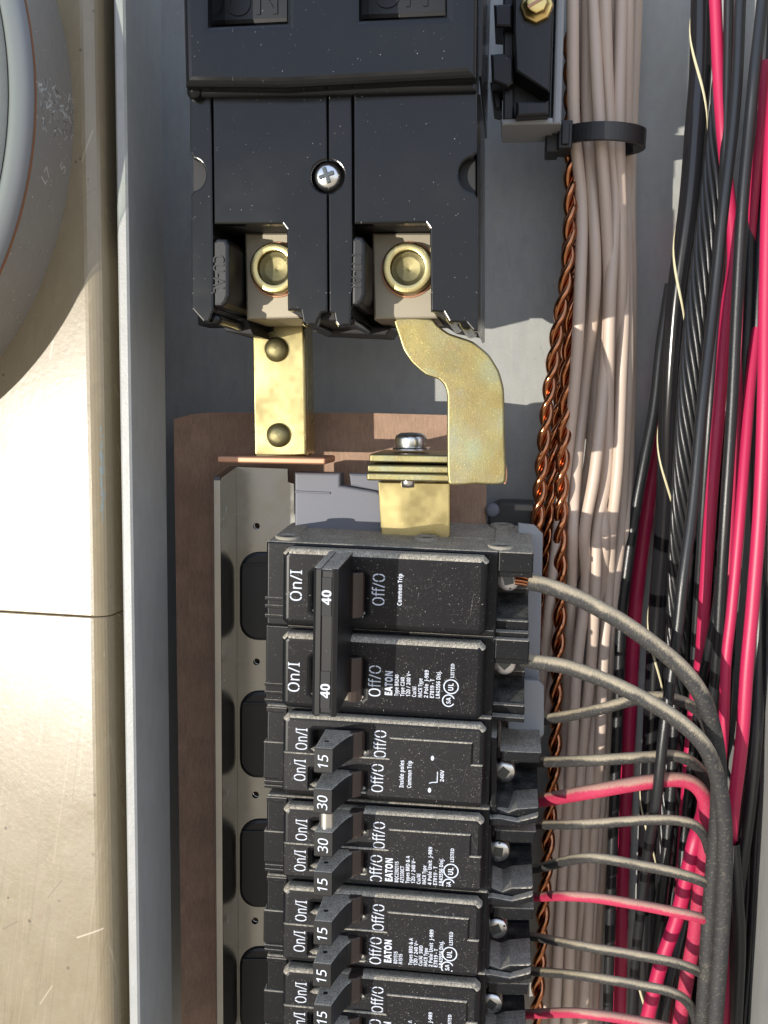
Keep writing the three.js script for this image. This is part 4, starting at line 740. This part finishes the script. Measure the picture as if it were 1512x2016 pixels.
// dusty branch wires from the breakers
const BR = 'dusty branch wires from the breakers', GREY = [0.022, 0.022, 0.023], RED = [0.42, 0.018, 0.068];
const branch = (label, pts0, r, isRed, pts = pts0[0][0] < 1030 && r > 2 ? pts0 : [[pts0[0][0] - 10, pts0[0][1], 42], [pts0[0][0] + 16, pts0[0][1] + (pts0[2][1] - pts0[0][1]) * 0.1, 47], ...pts0.filter((q) => q[0] > pts0[0][0] + 60)]) => wire(isRed ? 'red_wire' : 'black_wire', label, 'wire', isRed ? REDS : BR, pts, r, null, isRed ? 0.7 : 0.95, isRed ? RED : GREY);
{
  const w1 = [[1042, 1146, 70], [1070, 1152, 71], [1124, 1171, 73], [1215, 1219, 78], [1288, 1270, 81], [1347, 1322, 82], [1383, 1374, 82], [1404, 1438, 80], [1414, 1510, 77], [1414, 1600, 74], [1406, 1700, 73], [1398, 1800, 73], [1392, 1900, 73], [1384, 2016, 73], [1378, 2150, 73]];
  const t = branch('upper of the two thick dusty black wires that arch from the 40 breaker', w1, 2.45, false, w1);
  const g = []; for (let k = 0; k < 7; k++) { const a = k / 7 * 6.28; g.push(tube(new THREE.CatmullRomCurve3([[1014, 1140, 70], [1030, 1142, 70], [1046, 1147, 70]].map((q) => P(...q).add(new THREE.Vector3(0, Math.sin(a) * 0.0013, Math.cos(a) * 0.0013)))), 0.55, 12, 8)); }
  part(scene.getObjectByName('copper_end') || t.parent, 'copper_end', g, M.copper, 'bare copper strands entering the terminal');
}
branch('lower of the two thick dusty black wires that arch from the 40 breaker', [[1026, 1298, 70], [1060, 1304, 71], [1106, 1311, 73], [1150, 1324, 76], [1215, 1350, 80], [1281, 1384, 83], [1343, 1425, 85], [1387, 1470, 86], [1412, 1530, 85], [1424, 1600, 83], [1427, 1700, 81], [1423, 1800, 80], [1417, 1900, 80], [1408, 2016, 80], [1400, 2150, 80]], 2.25);
branch('first thin dusty black wire below the 40 breaker, dipping behind the thick wires', [[1050, 1420, 58], [1070, 1416, 60], [1179, 1397, 64], [1240, 1380, 65], [1288, 1372, 65], [1330, 1377, 64], [1361, 1390, 62], [1384, 1412, 58], [1400, 1460, 52]], 1.75);
branch('second thin dusty black wire, beside the first 15 switch', [[1040, 1501, 62], [1057, 1502, 64], [1167, 1497, 66], [1280, 1490, 67], [1325, 1488, 67], [1354, 1496, 66], [1380, 1520, 62], [1396, 1570, 56]], 1.75);
branch('dusty red wire from the first 30 switch', [[1046, 1578, 66], [1063, 1576, 67], [1167, 1558, 67], [1280, 1539, 68], [1335, 1535, 68], [1362, 1542, 68], [1382, 1562, 68], [1391, 1600, 67], [1387, 1680, 66], [1377, 1760, 65], [1366, 1850, 65], [1350, 1940, 65], [1336, 2030, 65], [1322, 2150, 65]], 2.2, true);
branch('dusty black wire beside the second 30 switch', [[1038, 1624, 66], [1053, 1625, 66], [1140, 1623, 68], [1205, 1619, 70], [1290, 1614, 72], [1337, 1616, 73], [1366, 1624, 73], [1385, 1644, 72], [1400, 1690, 66]], 1.5);
branch('dusty black wire that rises and falls beside the lower switch of the four switch breaker', [[1040, 1712, 64], [1057, 1705, 66], [1099, 1691, 68], [1167, 1689, 71], [1261, 1704, 73], [1337, 1720, 74], [1388, 1738, 73], [1416, 1760, 66]], 1.55);
branch('dusty pink red wire level with the top of the first twin breaker', [[1040, 1766, 64], [1057, 1765, 66], [1120, 1764, 69], [1167, 1767, 71], [1280, 1786, 74], [1378, 1807, 74], [1416, 1822, 66]], 1.55, true);
branch('upper dusty black wire from the first twin breaker', [[1032, 1842, 64], [1050, 1846, 66], [1148, 1863, 70], [1261, 1882, 74], [1330, 1896, 75], [1371, 1911, 73], [1398, 1936, 66]], 1.45);
branch('lower dusty black wire from the first twin breaker, curving down at its end', [[1034, 1911, 64], [1050, 1912, 66], [1167, 1924, 70], [1261, 1940, 73], [1320, 1953, 74], [1350, 1970, 72], [1368, 2002, 70], [1374, 2060, 68]], 1.45);
branch('dusty pink red wire along the bottom edge of the photo', [[1018, 1997, 64], [1036, 1996, 66], [1148, 1995, 70], [1240, 2008, 72], [1320, 2026, 72], [1370, 2060, 68]], 1.55, true);
renderer.render(scene, camera);
